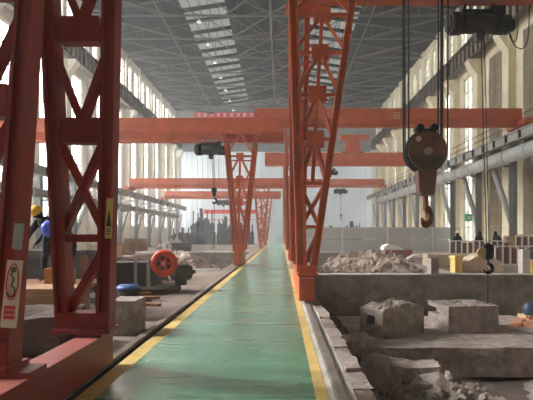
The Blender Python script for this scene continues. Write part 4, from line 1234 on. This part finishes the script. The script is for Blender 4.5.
MB().box(-7.9, -4.7, 12.2, 13.4, 0.0, 0.62).bevel(0.03, 1).rough(2, 0.03, 2, 3).build('lower_box', M['machine'], t)
MB().box(-7.6, -5.0, 12.3, 13.3, 0.62, 1.22).bevel(0.03, 1).rough(2, 0.03, 2, 4).build('upper_box', M['machine'], t)
MB().box(-7.7, -7.5, 12.15, 12.25, 0.1, 1.1).build('clamp', M['rust'], t)
MB().box(-5.1, -4.9, 12.15, 12.25, 0.1, 1.1).build('clamp', M['rust'], t)
# concrete block and blue lidded bucket
o = MB().box(-2.78, -2.36, 7.75, 8.35, 0, 0.56); o.bevel(0.02, 1).rough(2, 0.01, 3, 41)
o = center_base(o.build('concrete_block', M['block'])); o.location.z = 0
tag(o, 'grey concrete block at the end of the near red carriage', 'block')
t = thing('bucket', 'dark bucket with a blue lid standing behind the grey concrete block', 'bucket', (-2.95, 9.3, 0))
MB().lathe([(0.16, 0.0), (0.21, 0.55), (0.22, 0.58)], 18, (-2.95, 9.3, 0.0)).build('pail', M['machine'], t)
MB().lathe([(0.23, 0.58), (0.23, 0.63), (0.17, 0.67), (0.05, 0.68)], 18, (-2.95, 9.3, 0.0)).build('lid', M['bluelid'], t)
# machine with orange wheel
def mixer():
    t = thing('sand_mixer', 'dark sand mixing machine with an orange red flywheel on a round base', 'machine', (-3.75, 13.6, 0))
    b = MB().lathe([(0.95, 0), (0.98, 0.05), (0.98, 0.16), (0.9, 0.2)], 32, (-3.85, 13.7, 0)); b.build('base_plate', M['machine'], t)
    MB().box(-4.75, -3.55, 13.3, 14.3, 0.2, 0.86).bevel(0.03, 1).build('tank', M['machine'], t)
    MB().box(-3.70, -3.62, 13.22, 13.30, 0.2, 0.95).box(-4.05, -3.98, 13.22, 13.3, 0.2, 0.95).build('upright', M['girdergrey'], t)
    w = MB(); c = (-3.24, 13.3, 0.84)
    w.torus(c, 0.29, 0.09, 'y', 28, 10)
    w.cyl(c, (0,1,0), 0.10, 0.16, 16)
    for i in range(5):
        a = 2*math.pi*i/5
        w.bar(c, (c[0]+0.26*math.cos(a), c[1], c[2]+0.30*math.sin(a)), 0.07, 0.06, (0,1,0))
    wh = w.build('flywheel', M['wheelorange'], t)
    MB().cyl((c[0], c[1]+0.05, c[2]), (0,1,0), 0.28, 0.05, 28).build('back_disc', M['machine'], wh)
    MB().cyl((c[0], c[1]-0.09, c[2]), (0,1,0), 0.05, 0.06, 14).build('hub', M['girdergrey'], wh)
    m = MB().cyl((-2.86, 13.75, 0.55), (0.8,0.6,0), 0.20, 0.55, 20)
    for i in range(12):
        a = 2*math.pi*i/12; d = Vector((0.8,0.6,0)); u = Vector((-0.6,0.8,0)); v = Vector((0,0,1))
        q = Vector((-2.86,13.75,0.55))+u*0.2*math.cos(a)+v*0.2*math.sin(a)
        m.bar(q-d*0.24, q+d*0.24, 0.02, 0.04)
    m.box(-3.0, -2.72, 13.6, 13.9, 0.2, 0.4); m.cyl((-2.58, 13.96, 0.55), (0.8,0.6,0), 0.06, 0.18, 12)
    m.build('motor', M['motorgreen'], t)
    return t
mixer()
# flasks, timbers and crates farther left
def crate(x, y, z, sx, sy, sz, m, label, rz=0.0, group=None):
    t = thing('moulding_flask', label, 'flask', (x, y, z), rz, group)
    b = MB(); w = 0.06
    b.box(-sx/2, sx/2, -sy/2, -sy/2+w, 0, sz).box(-sx/2, sx/2, sy/2-w, sy/2, 0, sz).box(-sx/2, -sx/2+w, -sy/2+w, sy/2-w, 0, sz).box(sx/2-w, sx/2, -sy/2+w, sy/2-w, 0, sz)
    b.build('frame', m, t, world=False)
    MB().box(-sx/2+w, sx/2-w, -sy/2+w, sy/2-w, 0, sz*0.85).build('sand_fill', M['pitsand'], t, world=False)
    r = MB()
    for z0 in (0.0, sz-0.05): r.box(-sx/2-0.04, sx/2+0.04, -sy/2-0.04, -sy/2, z0, z0+0.05)
    for i in range(4):
        xx = -sx/2+sx*(i+0.5)/4; r.box(xx-0.02, xx+0.02, -sy/2-0.035, -sy/2, 0.05, sz-0.05)
    r.build('rib', m, t, world=False)
    return t
crate(-6.0, 15.2, 0, 1.9, 1.2, 0.85, M['machine'], 'dark moulding flask left of the sand mixer', 0.1)
crate(-5.0, 17.4, 0, 1.5, 1.1, 0.7, M['rust'], 'rusty moulding flask behind the sand mixer', -0.1)
crate(-8.1, 16.5, 0, 1.8, 1.4, 0.95, M['machine'], 'dark moulding flask behind the second red leg', 0.05)
crate(-7.4, 20.2, 0, 2.0, 1.2, 0.6, M['rust'], 'rusty brown moulding flask at the near rim of the left pit', 0.0)
crate(-12.4, 34.0, 0, 1.8, 1.6, 0.9, M['timber'], 'pale moulding flask left of the left pit', 0.0)
crate(-12.6, 38.0, 0, 1.7, 1.4, 0.95, M['timberbrown'], 'tall brown moulding flask far left beyond the pale one', 0.0)
crate(-9.5, 46.0, 0, 1.6, 1.4, 0.8, M['machine'], 'dark moulding flask beyond the left pit', 0.0)
crate(-14.2, 47.0, 0, 1.8, 1.4, 1.2, M['timberbrown'], 'brown moulding flask near the left runway columns', 0.0)
crate(-8.6, 52.0, 0, 2.6, 1.6, 0.5, M['kerb'], 'whitish moulding flask in front of the dark castings', 0.0)
# planks
rnd = random.Random(3)
for i, (x, y, z, a) in enumerate(((-3.9, 11.6, 0.0, 0.25), (-3.75, 11.8, 0.06, 0.05), (-4.0, 11.9, 0.12, 0.4), (-3.5, 11.2, 0.0, -0.3))):
    o = MB().box(-0.75, 0.75, -0.08, 0.08, 0, 0.055).build('plank', M['timberbrown'])
    o.location = (x, y, z); o.rotation_euler = (0, 0, a)
    tag(o, ('rough brown plank lying flat under the others by the mixer base', 'brown plank lying across the lowest one', 'topmost brown plank of the small pile by the mixer', 'single brown plank lying apart in front of the pile')[i], 'plank', 'loose planks by the mixer')
# dark castings against the end wall
def casting(x, y, w, h, label, seed):
    t = thing('iron_casting', label, 'casting', (x, y, 0))
    rnd = random.Random(seed)
    MB().box(x-w/2, x+w/2, y-1.2, y+1.2, 0, h*0.34).bevel(0.08, 1).build('bed', M['casting'], t)
    b = MB()
    for i in range(4):
        xx = x-w/2+w*(i+0.5)/4
        hh = h*rnd.uniform(0.5, 0.74); b.box(xx-w*0.10, xx+w*0.10, y-0.8, y+0.8, h*0.34, hh)
        b.cyl((xx, y, hh+0.12), (0,0,1), w*0.07, 0.26, 12)
    for i in range(9):
        c = Vector((x+rnd.uniform(-0.45, 0.45)*w, y+rnd.uniform(-0.7, 0.5), h*rnd.uniform(0.3, 0.62))); b.ball(c, w*rnd.uniform(0.06, 0.12), (1, 1, rnd.uniform(0.7, 1.6)), 8)
    b.rough(1, 0.12, 1.3, seed)
    b.build('housing', M['casting'], t)
    s = MB()
    for i in range(5):
        xx = x-w/2+w*(i+0.5)/5
        s.cyl((xx, y-0.3, h*0.72), (0,0,1), 0.09, h*rnd.uniform(0.2, 0.5), 8)
    s.cyl((x-w*0.08, y, h*0.8), (0,0,1), 0.22, h*0.4, 12)
    s.build('riser', M['casting'], t)
casting(PX(203, 0, 74)[0], 74.0, 3.6, 5.6, 'tall dark iron casting before the white end wall, left of the hoist rope', 1)
casting(PX(227, 0, 75)[0], 75.0, 3.0, 4.4, 'dark iron casting before the end wall behind the tapering red leg', 2)
casting(PX(184, 0, 70)[0], 70.0, 3.6, 2.6, 'low dark iron casting in the far left corner of the end wall', 3)
casting(PX(247, 0, 76)[0], 76.0, 2.2, 3.6, 'narrow dark casting beside the far end of the walkway', 4)
casting(PX(333, 0, 72)[0], 72.0, 4.2, 2.9, 'low dark casting behind the grey fence, seen above its top', 5)
casting(PX(353, 0, 73)[0], 73.0, 2.4, 3.6, 'small dark casting behind the grey fence at the far wall', 6)

# ------------------------------------------------------------------ haze
HAZE = 0.0022
if HAZE > 0:
    hz = bpy.data.materials.new('dusty_air'); hz.use_nodes = True
    nt = hz.node_tree; nt.nodes.clear()
    o = nt.nodes.new('ShaderNodeOutputMaterial'); v = nt.nodes.new('ShaderNodeVolumeScatter')
    v.inputs['Color'].default_value = (0.96, 0.98, 1.0, 1); v.inputs['Density'].default_value = HAZE; v.inputs['Anisotropy'].default_value = 0.2
    nt.links.new(v.outputs[0], o.inputs['Volume'])
    ob = MB().box(XL+0.02, XR-0.02, YF+0.1, YB-0.2, -1.9, 22.9).build('haze', hz)
    tag(ob, 'thin dusty haze hanging in the air of the hall', 'haze', kind='stuff')

# ------------------------------------------------------------------ light: daylight through windows
world = bpy.data.worlds.new('World'); scene.world = world; world.use_nodes = True
bg = world.node_tree.nodes['Background']
bg.inputs['Color'].default_value = (0.97, 0.985, 1.0, 1)
bg.inputs['Strength'].default_value = 6.0
sun = bpy.data.lights.new('sun', 'SUN'); sun.energy = 9.0; sun.angle = math.radians(18); sun.color = (1.0, 0.94, 0.88)
so = bpy.data.objects.new('sun', sun); COL.objects.link(so); so.location = (-40, -10, 40)
el = math.radians(34)
so.rotation_euler = Vector((math.cos(el)*0.99, -math.cos(el)*0.12, -math.sin(el))).to_track_quat('-Z', 'Y').to_euler()
def portal(name, loc, rot, sx, sy):
    l = bpy.data.lights.new(name, 'AREA'); l.shape = 'RECTANGLE'; l.size = sx; l.size_y = sy
    l.cycles.is_portal = True
    o = bpy.data.objects.new(name, l); COL.objects.link(o); o.location = loc; o.rotation_euler = rot
ym = (Y0+YB)/2; ln = YB-Y0
portal('portal_left_high', (XL-0.6, ym, 20.4), (0, -math.pi/2, 0), 3.2, ln)
portal('portal_left_low', (XL-0.6, ym, 9.2), (0, -math.pi/2, 0), 13.4, ln)
portal('portal_right_high', (XR+0.6, ym, 20.4), (0, math.pi/2, 0), 3.2, ln)
portal('portal_right_low', (XR+0.6, ym, 9.2), (0, math.pi/2, 0), 13.4, ln)
portal('portal_roof_left', (sum(SKL)/2, (YF+YB)/2, 26.2), (0, 0, 0), SKL[1]-SKL[0], YB-YF)
portal('portal_roof_right', (sum(SKR)/2, (YF+YB)/2, 26.2), (0, 0, 0), SKR[1]-SKR[0], YB-YF)

# ------------------------------------------------------------------ camera and view
cam = bpy.data.cameras.new('camera'); co = bpy.data.objects.new('camera', cam); COL.objects.link(co)
co.location = (0, 0, CAMH); co.rotation_euler = (math.pi/2, 0, 0)
cam.sensor_fit = 'HORIZONTAL'; cam.sensor_width = 36; cam.lens = 36*F/533.0
cam.shift_x = -(281-266.5)/533.0; cam.shift_y = (234-200)/533.0
cam.clip_end = 500
scene.camera = co
scene.view_settings.view_transform = 'Standard'; scene.view_settings.look = 'None'
scene.view_settings.gamma = 1; scene.view_settings.use_curve_mapping = False
scene.view_settings.exposure = 1.3
scene.cycles.use_denoising = True
scene.cycles.max_bounces = 8; scene.cycles.diffuse_bounces = 5; scene.cycles.volume_bounces = 1; scene.cycles.transparent_max_bounces = 12
scene.cycles.sample_clamp_indirect = 5.0; scene.cycles.sample_clamp_direct = 20.0
